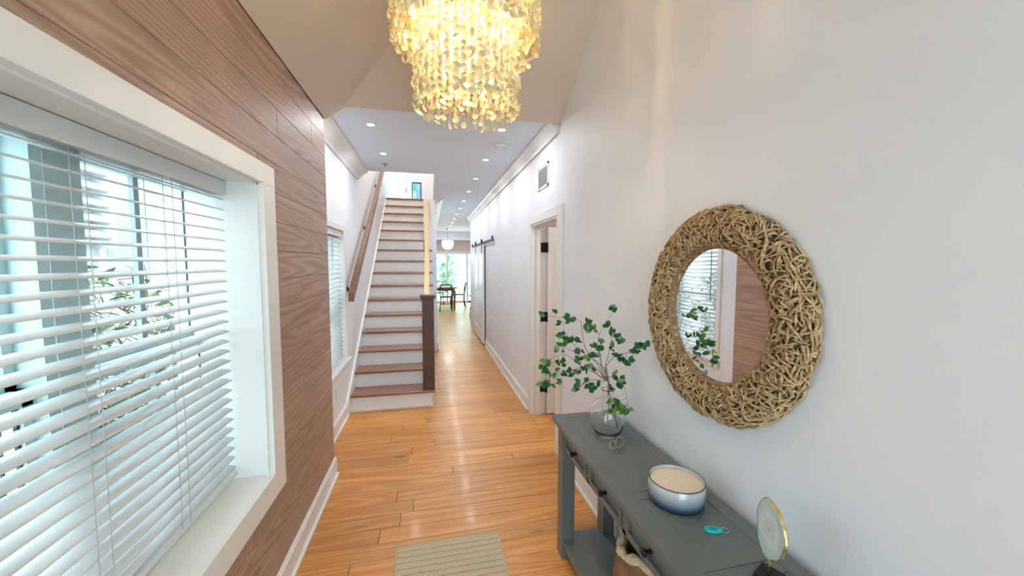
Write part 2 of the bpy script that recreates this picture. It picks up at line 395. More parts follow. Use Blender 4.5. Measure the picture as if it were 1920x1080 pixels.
# glazed door of the landing and side window
d3 = sroot('door_3', (-.73, 11.42, 2.89))
box(-.85, 11.41, 2.885, -.82, 11.46, 4.9).build('stile', M_trim, d3); box(-.65, 11.41, 2.885, -.62, 11.46, 4.9).build('stile', M_trim, d3)
box(-.82, 11.43, 2.9, -.65, 11.436, 4.9).build('pane', M_glass, d3)
MB().box(-.645, 11.375, 3.58, -.63, 11.41, 3.72).build('lever', M_black, d3)
w3 = sroot('window_3', (-.97, 9.4, 3.5))
for a, b_ in ((8.35, 8.43), (9.33, 9.41), (10.32, 10.4)): box(-1.0, a, 3.52, -.93, b_, 4.7).build('frame', M_trim, w3)
box(-1.0, 8.35, 3.52, -.86, 10.4, 3.56).build('sill', M_trim, w3)
box(-.975, 8.4, 3.55, -.97, 10.35, 4.7).build('pane', M_glass, w3)

# dining room shell
struct('wall_dining_right', box(3.3, YE, -.02, 3.45, YF, ZH), M_wall)
struct('wall_dining_left', box(-2.6, 11.6, -.02, -2.45, YF, ZH), M_wall)
struct('wall_dining_near', MB().box(XR+.14, YE-.12, -.02, 3.4, YE, ZH).box(-2.6, 11.5, -.02, -.10, 11.6, ZH), M_wall)
struct('wall_back', MB().box(-2.6, YF, 2.02, 3.4, YF+.15, ZH).box(-2.6, YF, -.02, -.35, YF+.15, 2.02).box(2.45, YF, -.02, 3.4, YF+.15, 2.02), mottled('blush_wall_paint', (.62,.52,.50), (.66,.56,.54), 2, .6))
w4 = sroot('window_4', (1.0, YF, 0))
box(-.40, YF-.03, 1.93, 2.5, YF+.1, 2.04).build('casing', M_trim, w4)
for x in (-.35, .62, 1.41, 2.37): box(x, YF, 0.0, x+.075, YF+.08, 1.95).build('stile', M_trim, w4)
for x in (-.28, .70, 1.49):
    box(x, YF+.01, 0.0, x+.90, YF+.07, .07).build('rail', M_trim, w4); box(x, YF+.03, .07, x+.90, YF+.036, 1.95).build('pane', M_glass, w4)

struct('wall_closet', MB().box(1.17, 7.0, -.02, 1.9, 7.15, 2.2).box(1.17, 8.1, -.02, 1.9, 8.3, 2.2).box(1.9, 7.0, -.02, 2.0, 8.3, 2.2).box(1.17, 7.2, 2.0, 1.9, 8.1, 2.2), M_wall)  # unseen box added behind the sliding door to block stray sky light
# side room
struct('wall_side_room', MB().box(4.2, 1.5, 0, 4.3, 6, 2.6).box(1.17, 6.0, 0, 4.3, 6.1, 2.6).box(1.17, 1.4, 0, 4.3, 1.5, 2.6), mottled('side_room_paint', (.68,.60,.58), (.70,.62,.60), 2, .6))
struct('ceiling_side_room', box(1.17, 1.4, 2.6, 4.3, 6.1, 2.7), M_ceil)

# ---------------------------------------------------------------- trim
def bb(name, pts, normal, h=.14, t=.018, shoe=True):
    """baseboard along X or Y; pts ((x,y),(x,y)), normal points into the room"""
    (x0, y0), (x1, y1) = pts; nx, ny = normal; g = MB()
    def run(tt, z0, z1):
        g.box(min(x0,x1) if ny else (x0 if nx > 0 else x0-tt), min(y0,y1) if nx else (y0 if ny > 0 else y0-tt), z0,
              max(x0,x1) if ny else (x0+tt if nx > 0 else x0), max(y0,y1) if nx else (y0+tt if ny > 0 else y0), z1)
    run(t, 0, h-.012); run(t*.7, h-.012, h)
    if shoe: run(t+.012, 0, .022)
    return struct(name, g, M_trim, bevel=.002)
bb('baseboard_left', ((XP, YB), (XP, YS+.0)), (1, 0))
bb('baseboard_hall_left', ((XL, YS), (XL, 4.13)), (1, 0))
bb('baseboard_right', ((XR, YB), (XR, DY0-.115)), (-1, 0))
bb('baseboard_hall_right', ((XR, DY1+.10), (XR, 7.12)), (-1, 0))
bb('baseboard_stair_end', ((0.03, 7.0), (.12, 7.0)), (0, -1))
bb('baseboard_stair_side', ((.12, 6.98), (.12, 11.6)), (1, 0))
def crown(name, x, s, y0, y1, w_=.12, h=.13):
    poly = [(x, ZH), (x+s*w_, ZH), (x+s*w_, ZH-.018), (x+s*w_*.80, ZH-.030), (x+s*w_*.55, ZH-.055), (x+s*w_*.30, ZH-.085), (x+s*.022, ZH-.105), (x+s*.020, ZH-h), (x, ZH-h)]
    return struct(name, MB().prism(poly, 1, y0, y1), M_trim)
crown('trim_2', XL, 1, YS, 5.10, .13, .115)
crown('trim_3', XR, -1, YS, YE, .085, .10)
crown('trim_4', .12, 1, 7.0, 11.6)

# side-room door: casing, jambs, open slab
d1 = sroot('door_1', (XR+.07, 3.7, 0))
cw = .115
box(XR-.018, DY0-cw, 0, XR, DY0, 2.065).build('casing', M_trim, d1, bevel=.002)
box(XR-.018, DY1, 0, XR, DY1+.09, DZ).build('casing', M_trim, d1, bevel=.002)
box(XR-.018, DY0, DZ, XR, DY1+.09, DZ+.08).build('casing', M_trim, d1, bevel=.002)
for a, b_ in ((DY0-.001, DY0+.018), (DY1-.018, DY1+.001)):
    box(XR-.01, a, 0, XR+.15, b_, DZ).build('jamb', M_trim, d1)
box(XR-.01, DY0, DZ-.018, XR+.15, DY1, DZ).build('jamb', M_trim, d1)
box(XR+.045, DY1-.03, 0, XR+.085, DY1-.016, DZ-.018).build('door_stop', M_trim, d1)
box(XR+.045, DY0, DZ-.03, XR+.085, DY1, DZ-.018).build('door_stop', M_trim, d1)
sl = box(XR+.155, DY1-.060, .012, XR+.155+.72, DY1-.022, DZ-.025).build('slab', M_trim, d1, bevel=.002)
for z0, z1 in ((.2, .9), (1.02, 1.8)):
    box(XR+.27, DY1-.063, z0, XR+.76, DY1-.058, z1).build('panel', M_trim, sl, bevel=.002)
for z in (1.755, 1.035, .285):
    h = MB(); h.box(XR+.088, DY1-.022, z-.05, XR+.150, DY1-.016, z+.05); h.tube([(XR+.152, DY1-.026, z-.052), (XR+.152, DY1-.026, z+.052)], .008, 10)
    h.box(XR+.150, DY1-.065, z-.05, XR+.1545, DY1-.030, z+.05)
    h.build('hinge', M_black, d1)

# ================================================================ STAIRS
N_ST = 16; RZ = .1815; RY = .2595; Y1 = 4.255       # first riser face
st = thing('staircase', 'straight white staircase with brown wooden treads rising on the left of the hall', 'staircase', (-.41, Y1, 0))
sxl = XL+.024
for i in range(N_ST):
    yr = Y1+i*RY; zt = (i+1)*RZ; wide = yr < 6.85
    xr = .010 if wide else -.105
    box(sxl, yr, i*RZ - (.0 if i == 0 else .03), xr, yr+.018, zt-.028).build('riser', M_trim, st)
    if i < N_ST-1:
        d = RY+.03
        MB().box(sxl, yr-.028, zt-.028, xr+(.032 if wide else 0), yr+d-.012, zt).build('tread', M_tread, st, bevel=.006)
    else:
        MB().box(sxl, yr-.028, zt-.028, xr, yr+.10, zt).build('tread', M_tread, st, bevel=.006)
# closed side and skirt
poly = [(Y1+.018, 0)]
for i in range(11):
    yr = Y1+i*RY+.012; poly += [(yr, (i+1)*RZ-.03), (min(yr+RY, 6.99), (i+1)*RZ-.03)]
poly = [(Y1+.012, 0)]+poly[1:]+[(poly[-1][0], 0)]
MB().prism(poly, 0, -.010, .006).build('stringer', M_trim, st)
ys, ye = Y1-.14, Y1+N_ST*RY
sk = [(ys, 0), (ys, .14), (ys+.02, .17), (ye-.0, N_ST*RZ+.12), (ye, N_ST*RZ-.45), (ys+.5, 0)]
MB().prism(sk, 0, XL+.002, XL+.024).build('skirt_board', M_trim, st)
MB().box(sxl, Y1-.012, 0, .018, Y1+.002, .02).build('shoe_moulding', M_trim, st)
# newel
nw = thing('newel_post', 'square dark brown newel post with a flat cap on the bottom tread', 'newel post', (-.027, Y1+.03, RZ))
box(-.092, Y1-.012, RZ, .036, Y1+.115, 1.215).build('post', M_newel, nw, bevel=.003)
MB().box(-.112, Y1-.030, 1.215, .056, Y1+.135, 1.240).box(-.101, Y1-.020, 1.200, .045, Y1+.124, 1.216).build('cap', M_newel, nw, bevel=.003)
def slanted(x0, x1, ya, za, yb_, zb, h):
    return MB().add([(x0,ya,za),(x1,ya,za),(x1,ya,za+h),(x0,ya,za+h),(x0,yb_,zb),(x1,yb_,zb),(x1,yb_,zb+h),(x0,yb_,zb+h)],
                    [(0,3,2,1)[::-1],(4,5,6,7)[::-1],(0,1,5,4)[::-1],(1,2,6,5)[::-1],(2,3,7,6)[::-1],(3,0,4,7)[::-1]])
hr = thing('stair_handrail', 'amber wooden stair rail running up from the newel post', 'handrail', (-.04, Y1+.1, 1.2))
slanted(-.070, -.012, Y1+.11, 1.12, 6.998, 2.62, .09).build('rail', M_railgold, hr, bevel=.004)
wr = thing('wall_handrail', 'brown wooden handrail fixed to the wall left of the stairs', 'handrail', (-.79, 4.1, 1.25))
slanted(-.815, -.760, 4.10, 1.20, 7.6, 3.50, .095).build('rail', M_rail, wr, bevel=.004)
for yy in (4.35, 5.5, 6.7):
    zz = 1.20+(yy-4.10)*(2.3/3.5)
    MB().tube([(XL+.003, yy, zz-.05), (-.80, yy, zz-.05), (-.788, yy, zz+.01)], .008, 8).cyl((XL+.001,yy,zz-.05), (XL+.008,yy,zz-.05), .028, 14).build('bracket', M_black, wr)

# ================================================================ BLINDS
def blind(name, label, y0, y1, z0, z1, xc, depth=.050, pitch=.0435, tilt=-12, valance=True, wand=None, rail_z=None, cords=(), tilt_in=1):
    b = thing(name, label, 'blind', (xc, (y0+y1)/2, z1), 0, None)
    if valance:
        box(xc-.03, y0+.004, z1-.062, xc+.032, y1-.004, z1-.003).build('valance', M_slat, b, bevel=.002)
    top = z1-(.075 if valance else .03); bot = z0+.055; n = int((top-bot)/pitch)
    # one slat mesh shared by all
    prof = []
    for k in range(7):
        u = -depth/2+depth*k/6; prof.append((u, .0035*(1-(2*u/depth)**2)))
    pr = [(u, h) for u, h in prof]+[(u, h-.0026) for u, h in prof[::-1]]
    t = R(tilt); pr = [(u*math.cos(t)-h*math.sin(t), u*math.sin(t)+h*math.cos(t)) for u, h in pr]
    g = MB().prism(pr, 1, -(y1-y0)/2+.008, (y1-y0)/2-.008); g.sm = [True]*len(g.sm); g.sm[0] = g.sm[1] = False
    g.f = [f[::-1] for f in g.f]
    me = g.mesh('slat', M_slat)
    for k in range(n+1):
        s = bpy.data.objects.new('slat', me); C.objects.link(s); s.parent = b
        s.location = (0, 0, top-k*(top-bot-.012)/n-z1)
    box(xc-.024, y0+.006, bot-.034, xc+.026, y1-.006, bot-.014).build('bottom_rail', M_slat, b, bevel=.003)
    for cy in cords:
        cc = MB()
        for xx in (xc-depth*.52, xc+depth*.52): cc.tube([(xx, cy, bot-.015), (xx, cy, z1-.06)], .0011, 5)
        dz = (top-bot-.012)/n
        for k in range(n+1):
            zz = top-k*dz-.003; cc.tube([(xc-depth*.5, cy, zz-depth*.5*math.sin(t)), (xc+depth*.5, cy, zz+depth*.5*math.sin(t))], .0009, 4)
        cc.build('ladder_cord', M_cord, b)
        MB().tube([(xc+.006+depth*.52, cy+.035, bot-.015), (xc+.006+depth*.52, cy+.035, z1-.06)], .0012, 5).build('lift_cord', M_cord, b)
    if wand:
        MB().tube([(xc+.04, wand[0], z1-.07), (xc+.045, wand[0], z1-.09), (xc+.043, wand[0], wand[1])], .004, 8).build('tilt_wand', mat('dark_wand', (.10,.11,.11), .4), b)
    return b
blind('window_blind', 'wide white slatted blind in the deep recess of the wood plank wall', WY0+.006, WY1-.006, WZ0, WZ1, -.875, cords=(.78, 1.14, 1.47), tilt=-13)
blind('window_blind', 'narrow white slatted blind with a tilt wand in the hall window by the stairs', w2y0+.012, w2y1-.012, w2z0, w2z1, -.905, depth=.05, tilt=-24, valance=True, wand=(3.47, 1.2), cords=(3.56, 4.0))

# ================================================================ CHANDELIER
CX, CY = .155, 1.59
M_shell = translucent('capiz_shell', (.50,.43,.26), (.66,.60,.42), .32, 30)
M_brass = mat('aged_brass', (.45,.30,.12), .35, .9)
M_bulb = emit('warm_bulb', (1.0,.80,.50), 7)
ch = thing('chandelier', 'round two-tier chandelier of hanging cream shell discs glowing yellow', 'chandelier', (CX, CY, 3.42))
MB().lathe([(.0,3.42),(.07,3.42),(.07,3.40),(.02,3.385),(.012,3.37),(.012,3.06),(0,3.06)], (CX,CY,0), 20).build('canopy', M_brass, ch)
def ring(r, z, rr=.006):
    pts = [(CX+r*math.cos(2*math.pi*k/48), CY+r*math.sin(2*math.pi*k/48), z) for k in range(49)]
    return MB().tube(pts, rr, 8, cap=False)
g = ring(.29, 3.06); g2 = ring(.205, 2.92); 
for k in range(4):
    a = k*math.pi/2; e = Vector((math.cos(a), math.sin(a), 0)); c0 = Vector((CX, CY, 3.07))
    g.tube([c0, c0+e*.29+Vector((0,0,-.01))], .005, 8); g2.tube([c0+e*.205+Vector((0,0,-.01)), c0+e*.205+Vector((0,0,-.15))], .004, 8)
g.build('frame_ring', M_brass, ch); g2.build('frame_ring', M_brass, ch)
g3 = ring(.105, 2.86, .004)
for k in range(3):
    a = k*2.094; e = Vector((math.cos(a), math.sin(a), 0))*.105; g3.tube([Vector((CX,CY,3.06))+e, Vector((CX,CY,2.86))+e], .003, 6)
g3.build('frame_ring', M_brass, ch)
for k in range(5):
    a = k*2*math.pi/5+.3; p = Vector((CX+.085*math.cos(a), CY+.085*math.sin(a), 2.74))
    s = MB().tube([(p.x,p.y,3.06),(p.x,p.y,p.z+.06)], .009, 10).build('lamp_socket', M_brass, ch)
    MB().lathe([(0,-.045),(.012,-.040),(.024,-.020),(.027,.005),(.020,.030),(.012,.050),(.012,.062),(0,.062)], p, 14).build('bulb', M_bulb, s)
    l = bpy.data.lights.new('chandelier_bulb', 'POINT'); l.energy = P_CHAND/5; l.color = P_CHAND_COL; l.shadow_soft_size = .03
    lo = bpy.data.objects.new('chandelier_bulb_light', l); C.objects.link(lo); lo.parent = ch; lo.location = (p.x-CX, p.y-CY, p.z-.02-3.42-.06)
def disc(r):
    n = 9; V = [(0,0,.30*r)]; ph_ = random.random()
    for k in range(n):
        a = 2*math.pi*k/n; q = r*(1+.08*math.sin(2*a+ph_*6)+random.uniform(-.04,.04)); V.append((q*math.cos(a), q*math.sin(a), random.uniform(-.05,.05)*r))
    return MB().add(V, [(0,k+1,(k+1)%n+1) for k in range(n)], True)
discs = [disc(.0150) for _ in range(6)]; dmesh = [d.mesh('shell_disc', M_shell, (0,0,0)) for d in discs]
items = []; strings = MB()
def strands(Rr, n, ztop, zbot, dz, jit=.004, wave=0):
    for k in range(n):
        a = 2*math.pi*k/n+random.uniform(-.01,.01)
        x, y_ = CX+Rr*math.cos(a), CY+Rr*math.sin(a)
        zb = zbot+random.uniform(-.006,.008); z = ztop
        strings.tube([(x,y_,ztop+.01),(x,y_,zb)], .0006, 3, cap=False)
        while z > zb:
            tiltx, tilty = random.gauss(0, .42), random.gauss(0, .42)
            Mx = Matrix.Translation((x+random.uniform(-jit,jit), y_+random.uniform(-jit,jit), z)) @ Matrix.Rotation(a+random.gauss(0,.5), 4, 'Z') @ Matrix.Rotation(math.pi/2+tilty, 4, 'Y') @ Matrix.Rotation(tiltx, 4, 'X') @ Matrix.Rotation(random.uniform(0,6.28), 4, 'Z') @ Matrix.Scale(random.uniform(.8,1.12), 4)
            items.append(((Vector((x,y_,z))-Vector((0,0,1.6))).length, random.randrange(6), Mx)); z -= dz*random.uniform(.9,1.1)
strands(.288, 64, 3.05, 2.455, .0245); strands(.262, 52, 3.05, 2.48, .026)
strands(.205, 44, 2.91, 2.205, .0245); strands(.172, 30, 2.90, 2.26, .027)
def inframe(Mx):
    p = Mx.translation-Vector((0,0,1.6)); d_ = p.dot(fw); return 540-712.1*p.dot(u2)/d_ > -15
vis = sorted([it for it in items if inframe(it[2])], key=lambda t: t[0]); hid = [it for it in items if not inframe(it[2])]
for dd, k, Mx in vis[:300]:
    o = bpy.data.objects.new('shell_disc', dmesh[k]); C.objects.link(o); o.parent = ch
    o.matrix_local = Matrix.Translation((-CX,-CY,-3.42)) @ Mx
rest = MB()
for dd, k, Mx in vis[300:]+hid: rest.add([Mx@Vector(p) for p in discs[k].v], discs[k].f, True)
rest.build('shell_disc', M_shell, ch, kind='stuff')
strings.build('string', mat('fishing_line', (.6,.55,.45), .4), ch, kind='stuff')

# ================================================================ RECESSED LIGHTS, DETECTORS
M_lens = emit('downlight_lens', (1.0,.95,.86), 8)
rings = MB().lathe([(.030,.0),(.032,-.003),(.042,-.003),(.044,.0)], (0,0,0), 24, closed=True)
lensm = MB().lathe([(0,-.0015),(.030,-.0015),(.030,0),(0,0)], (0,0,0), 20)
rm = rings.mesh('trim_ring', M_trim); lm = lensm.mesh('lens', M_lens)
LP = [(-.465, 3.41, ZH), (-.465, 4.27, ZH)]+[(.62+.003*i, 3.30+.978*i, ZH) for i in range(12)]
LP = [(x, y_, z) for (x, y_, z) in LP if y_ < 14]
for i, (x, y_, z) in enumerate(LP):
    row = 'wall_side' if x > 0 else 'stair_side'
    if i == 0: lab = 'recessed downlight over the left of the hall, nearest the entry'
    elif i == 1: lab = 'recessed downlight second from the entry, in front of the stairs'
    else:
        lab = ['recessed downlight partly hidden by the bottom of the chandelier', 'recessed downlight just beyond the smoke detector, in the long row', 'third recessed downlight of the long row along the right wall',
               'fourth recessed downlight of the long row along the right wall', 'fifth recessed downlight of the long row along the right wall', 'sixth recessed downlight of the long row along the right wall',
               'seventh recessed downlight of the long row, before the wall ends', 'eighth recessed downlight, over the start of the dining room', 'ninth recessed downlight, over the dining room', 'tenth recessed downlight, near the white pendant lamp', 'last small recessed downlight before the glass doors', ''][i-2]
    t = thing('recessed_light', lab, 'light', (x, y_, z), 0, 'recessed ceiling lights in the hall')
    for nm, me in (('trim_ring', rm), ('lens', lm)):
        o = bpy.data.objects.new(nm, me); C.objects.link(o); o.parent = t
    l = bpy.data.lights.new('downlight', 'AREA'); l.shape = 'DISK'; l.size = .07; l.energy = P_DOWN; l.color = P_DOWN_COL; l.spread = R(180)
    lo = bpy.data.objects.new('downlight', l); C.objects.link(lo); lo.parent = t; lo.location = (0,0,-.006)
for i, (x, y_) in enumerate(((-.45, 6.3), (-.45, 9.6))):  # unseen lamps added because the stairs came out dark
    t = thing('recessed_light', ['recessed downlight high in the stairwell ceiling over the steps', 'recessed downlight in the upstairs landing ceiling'][i], 'light', (x, y_, 5.2))
    for nm, me in (('trim_ring', rm), ('lens', lm)):
        o = bpy.data.objects.new(nm, me); C.objects.link(o); o.parent = t
    l = bpy.data.lights.new('stair_downlight', 'AREA'); l.shape = 'DISK'; l.size = .1; l.energy = P_STAIR_FILL*(1, .4)[i]; l.color = (1,.86,.68); l.spread = R(150)
    lo = bpy.data.objects.new('stair_downlight', l); C.objects.link(lo); lo.parent = t; lo.location = (0,0,-.006)
for i, (x, y_) in enumerate(((.68, -.75), (.52, .15))):  # unseen lamps added as fill for the entry walls
    t = thing('recessed_light', ['recessed downlight in the entry vault by the front door, nearer the mirror wall', 'recessed downlight in the entry vault by the front door, above the console table'][i], 'light', (x, y_, zT))
    for nm, me in (('trim_ring', rm), ('lens', lm)):
        o = bpy.data.objects.new(nm, me); C.objects.link(o); o.parent = t
    l = bpy.data.lights.new('entry_downlight', 'AREA'); l.shape = 'DISK'; l.size = .1; l.energy = P_ENTRY_FILL; l.color = (1,.95,.90); l.spread = R(180)
    lo = bpy.data.objects.new('entry_downlight', l); C.objects.link(lo); lo.parent = t; lo.location = (0,0,-.006)
sd = thing('smoke_detector', 'round white smoke detector on the hall ceiling', 'smoke detector', (.69, 3.72, ZH))
MB().lathe([(0,0),(.068,0),(.068,-.012),(.060,-.028),(.045,-.034),(0,-.034)], (.69,3.72,ZH), 28).build('housing', M_trim, sd)
MB().lathe([(.050,-.030),(.052,-.034),(.056,-.031)], (.69,3.72,ZH), 28, closed=True).build('vent_ring', mat('vent_grey', (.35,.36,.38), .6), sd)
sp = thing('fire_sprinkler', 'small sprinkler head in the ceiling before the stairs', 'sprinkler', (-.493, 4.70, ZH))
MB().lathe([(0,0),(.035,0),(.035,-.003),(.010,-.006),(.008,-.022),(.016,-.024),(.016,-.026),(0,-.026)], (-.493,4.70,ZH), 18).build('head', mat('grey_metal', (.35,.35,.38), .4, .6), sp)

# wall vent
vt = thing('wall_vent', 'white louvred air vent high on the right hall wall', 'vent', (XR, 3.41, 2.385))
vy0, vy1, vz0, vz1 = 3.25, 3.57, 2.28, 2.49
fr = MB(); fr.box(XR-.008,vy0,vz0,XR-.0005,vy1,vz0+.02).box(XR-.008,vy0,vz1-.02,XR-.0005,vy1,vz1).box(XR-.008,vy0,vz0,XR-.0005,vy0+.02,vz1).box(XR-.008,vy1-.02,vz0,XR-.0005,vy1,vz1)
fr.build('frame', M_trim, vt); box(XR-.002, vy0+.02, vz0+.02, XR-.0004, vy1-.02, vz1-.02).build('backing', mat('vent_shadow_grey', (.62,.64,.66), .8), vt)
for k in range(11):
    z = vz0+.028+k*.0148; Mx = Matrix.Translation((XR-.006, 3.41, z)) @ Matrix.Rotation(R(-35), 4, 'Y')
    MB().obox(Mx, -.006, -.14, -.0012, .004, .14, .0012).build('louvre', M_trim, vt)
def plate(name, label, x, y_, z, s, w_=.072, h=.115, slots=True):
    t = thing(name, label, 'outlet' if slots else 'switch', (x, y_, z))
    a, b_ = (x, x+s*.006)
    box(a, y_-w_/2, z-h/2, b_, y_+w_/2, z+h/2).build('cover_plate', M_trim, t, bevel=.002)
    if slots:
        for dz in (-.024, .024): box(b_, y_-.016, z+dz-.014, b_+s*.002, y_+.016, z+dz+.014).build('socket', M_trim, t, bevel=.001)
    else: box(b_, y_-.012, z-.025, b_+s*.004, y_+.012, z+.025).build('rocker', M_trim, t, bevel=.001)
plate('wall_outlet', 'white outlet low on the right hall wall, nearer the open door', XR, 4.37, .385, -1)
plate('wall_outlet', 'white outlet low on the right hall wall beside the sliding door', XR, 6.72, .385, -1)
plate('wall_outlet', 'white outlet under the hall window by the stairs', XL, 3.744, .375, 1)
plate('wall_switch', 'white wall switch beside the sliding barn door', XR, 6.85, 1.37, -1, slots=False)

# ================================================================ BARN DOOR
bd = thing('barn_door', 'white panelled sliding barn door hanging against the far right wall', 'door', (.985, 8.0, .03))
bx0, bx1, by0, by1, bz1 = .978, 1.013, 7.17, 8.75, 1.93
fr = MB(); box(bx0+.008, by0+.02, .05, bx1-.008, by1-.02, bz1-.02).build('panel', M_trim, bd)
for a, b_ in ((by0, by0+.12), (by1-.12, by1), ((by0+by1)/2-.05, (by0+by1)/2+.05)): box(bx0, a, .03, bx1, b_, bz1).build('stile', M_trim, bd, bevel=.002)
for a, b_ in ((.03, .24), (.92, 1.04), (bz1-.13, bz1)): box(bx0+.001, by0+.12, a, bx1-.001, by1-.12, b_).build('rail', M_trim, bd, bevel=.002)
for yy in (7.34, 8.33):
    hg = MB(); hg.box(bx0-.006, yy-.02, bz1-.16, bx0, yy+.02, bz1+.10)
    hg.tube([(bx0-.012, yy, bz1+.085), (bx0+.014, yy, bz1+.085)], .036, 18); hg.build('hanger', M_black, bd)
br_ = thing('barn_door_track', 'black metal track above the sliding barn door', 'track', (.98, 7.6, 1.97))
box(.996, 6.10, 1.950, 1.004, 9.2, 1.992).build('track', M_black, br_)
for yy in (6.2, 7.0, 7.9, 8.8): MB().cyl((1.004, yy, 1.971), (XR, yy, 1.971), .012, 12).build('standoff', M_black, br_)
for yy in (6.16, 9.14): box(.985, yy-.02, 1.985, 1.010, yy+.02, 2.035).build('end_stop', M_black, br_, bevel=.004)

# ================================================================ CONSOLE TABLE
TX0, TX1, TY0, TY1, TZ = .648, 1.000, .46, 1.955, .762
tb = thing('console_table', 'grey painted console table with drawers and a low shelf against the right wall', 'table', (.82, 1.2, 0))
fx = .680
# top: frame boards and inner panels with recessed joints
def tboard(a, b_, nm='top_board'): MB().cbox(a, b_, 2, 1, .0022).build(nm, M_table, tb)
e = .0005
tboard((TX0, TY0, TZ-.028), (TX0+.066, TY1, TZ)); tboard((TX1-.055, TY0, TZ-.028), (TX1, TY1, TZ))
ix0, ix1 = TX0+.066+e, TX1-.055-e
ycuts = [TY0, TY0+.045, .80, .845, 1.168, 1.212, 1.895, TY1]
for a, b_ in zip(ycuts[:-1], ycuts[1:]): tboard((ix0, a+e, TZ-.028), (ix1, b_-e, TZ-.0006))
box(TX0+.012, TY0+.012, TZ-.036, TX1-.012, TY1-.012, TZ-.028).build('top_moulding', M_table, tb)
lz = TZ-.036
for (a, b_) in ((TY1-.028-.078, TY1-.028), (TY0+.028, TY0+.106)):
    for (c0, c1) in ((fx-.004, fx+.066), (TX1-.085, TX1-.02)):
        box(c0, a, 0, c1, b_, lz).build('leg', M_table, tb, bevel=.0025)
ay0, ay1 = TY0+.106, TY1-.106
box(TX1-.045, ay0, .615, TX1-.025, ay1, lz).build('back_apron', M_table, tb)
for a in (TY1-.058, TY0+.038): box(fx+.066, a, .615, TX1-.085, a+.02, lz).build('side_apron', M_table, tb)
# front face frame
ff = MB(); ff.box(fx, ay0, .612, fx+.018, ay1, .628).box(fx, ay0, .712, fx+.018, ay1, lz)
pitch = (ay1-ay0)/4; 
for k in range(5): yy = ay0+k*pitch; ff.box(fx, max(ay0, yy-.013), .612, fx+.018, min(ay1, yy+.013), lz)
ff.build('face_frame', M_table, tb)
for k in range(4):
    a, b_ = ay0+k*pitch+.017, ay0+(k+1)*pitch-.017; z0, z1 = .630, .709
    dr = box(fx+.006, a, z0, fx+.016, b_, z1).build('drawer', M_table, tb)
    rim = MB(); t_ = .017
    rim.box(fx-.006,a,z0,fx+.008,b_,z0+t_).box(fx-.006,a,z1-t_,fx+.008,b_,z1).box(fx-.006,a,z0+t_,fx+.008,a+t_,z1-t_).box(fx-.006,b_-t_,z0+t_,fx+.008,b_,z1-t_)
    rim.build('drawer_rim', M_table, dr, bevel=.002)
    ym = (a+b_)/2; zm = (z0+z1)/2
    kn = MB()
    prof = [(.0,.013),(.006,.013),(.0065,.004),(.005,-.004),(.0055,-.008),(.012,-.012),(.0145,-.018),(.012,-.024),(.0,-.026)]
    nn = 16; V = []
    for (r_, h) in prof:
        for q in range(nn): an = 2*math.pi*q/nn; V.append((fx-.002+h, ym+r_*math.cos(an), zm+r_*math.sin(an)))
    kn.add(V, [(i*nn+q, i*nn+(q+1)%nn, (i+1)*nn+(q+1)%nn, (i+1)*nn+q) for i in range(len(prof)-1) for q in range(nn)], True)
    kn.cyl((fx-.002,ym,zm), (fx+.005,ym,zm), .008, 16)
    kn.build('knob', M_tabledark, dr)
box(fx+.005, TY0+.045, .075, TX1-.03, TY1-.045, .103).build('shelf', M_table, tb, bevel=.002)
for a in (TX0+.05, ): pass
box(fx+.012, TY0+.106, .045, fx+.030, TY1-.106, .075).build('shelf_rail', M_table, tb)

# soft bag on the lower shelf
bg_ = thing('bag', 'brown bag with a pale fleecy rim on the lower shelf of the console', 'bag', (.800, 1.28, .103))
def blob(prof, cx, cy, cz, sx, sy, n=28, amp=.03, seed=1, top_open=False):
    V = []; m = len(prof)
    for (r_, z) in prof:
        for k in range(n):
            a = 2*math.pi*k/n; q = 1+amp*noise.noise(Vector((math.cos(a)*2+seed, math.sin(a)*2, z*6)))*2
            V.append((cx+r_*sx*q*math.cos(a), cy+r_*sy*q*math.sin(a), cz+z+(.02*math.sin(2*a) if z > .3 else 0)))
    F = [(i*n+k, i*n+(k+1)%n, (i+1)*n+(k+1)%n, (i+1)*n+k) for i in range(m-1) for k in range(n)]
    F.append(tuple(range(n))[::-1]); F.append(tuple(range((m-1)*n, m*n)))
    return MB().add(V, F, True)
blob([(.75,0),(.95,.03),(1,.10),(.98,.2),(.9,.29),(.80,.34),(.70,.36),(.62,.345),(.58,.25),(.3,.22)], .800,1.28,.103,.105,.14, seed=2).build('body', mottled('brown_suede', (.17,.075,.035), (.27,.13,.07), 14, .8, .3, 90), bg_)
rim = []
for k in range(41):
    a = 2*math.pi*k/40; rim.append((.800+.076*math.cos(a), 1.28+.100*math.sin(a), .103+.362+.02*math.sin(2*a)+.006*math.sin(7*a)))
MB().tube(rim, [.017+.004*math.sin(5*k) for k in range(41)], 10, cap=False).build('fleece_rim', mottled('cream_fleece', (.50,.40,.24), (.68,.58,.40), 60, .95, .8, 160), bg_, label='pale cream fleecy rim')
MB().tube([(.80,1.36,.45),(.80,1.365,.49),(.80,1.33,.535),(.80,1.28,.54),(.80,1.23,.52),(.80,1.195,.45)], .009, 8).build('handle', mat('tan_handle', (.42,.32,.19), .8), bg_)

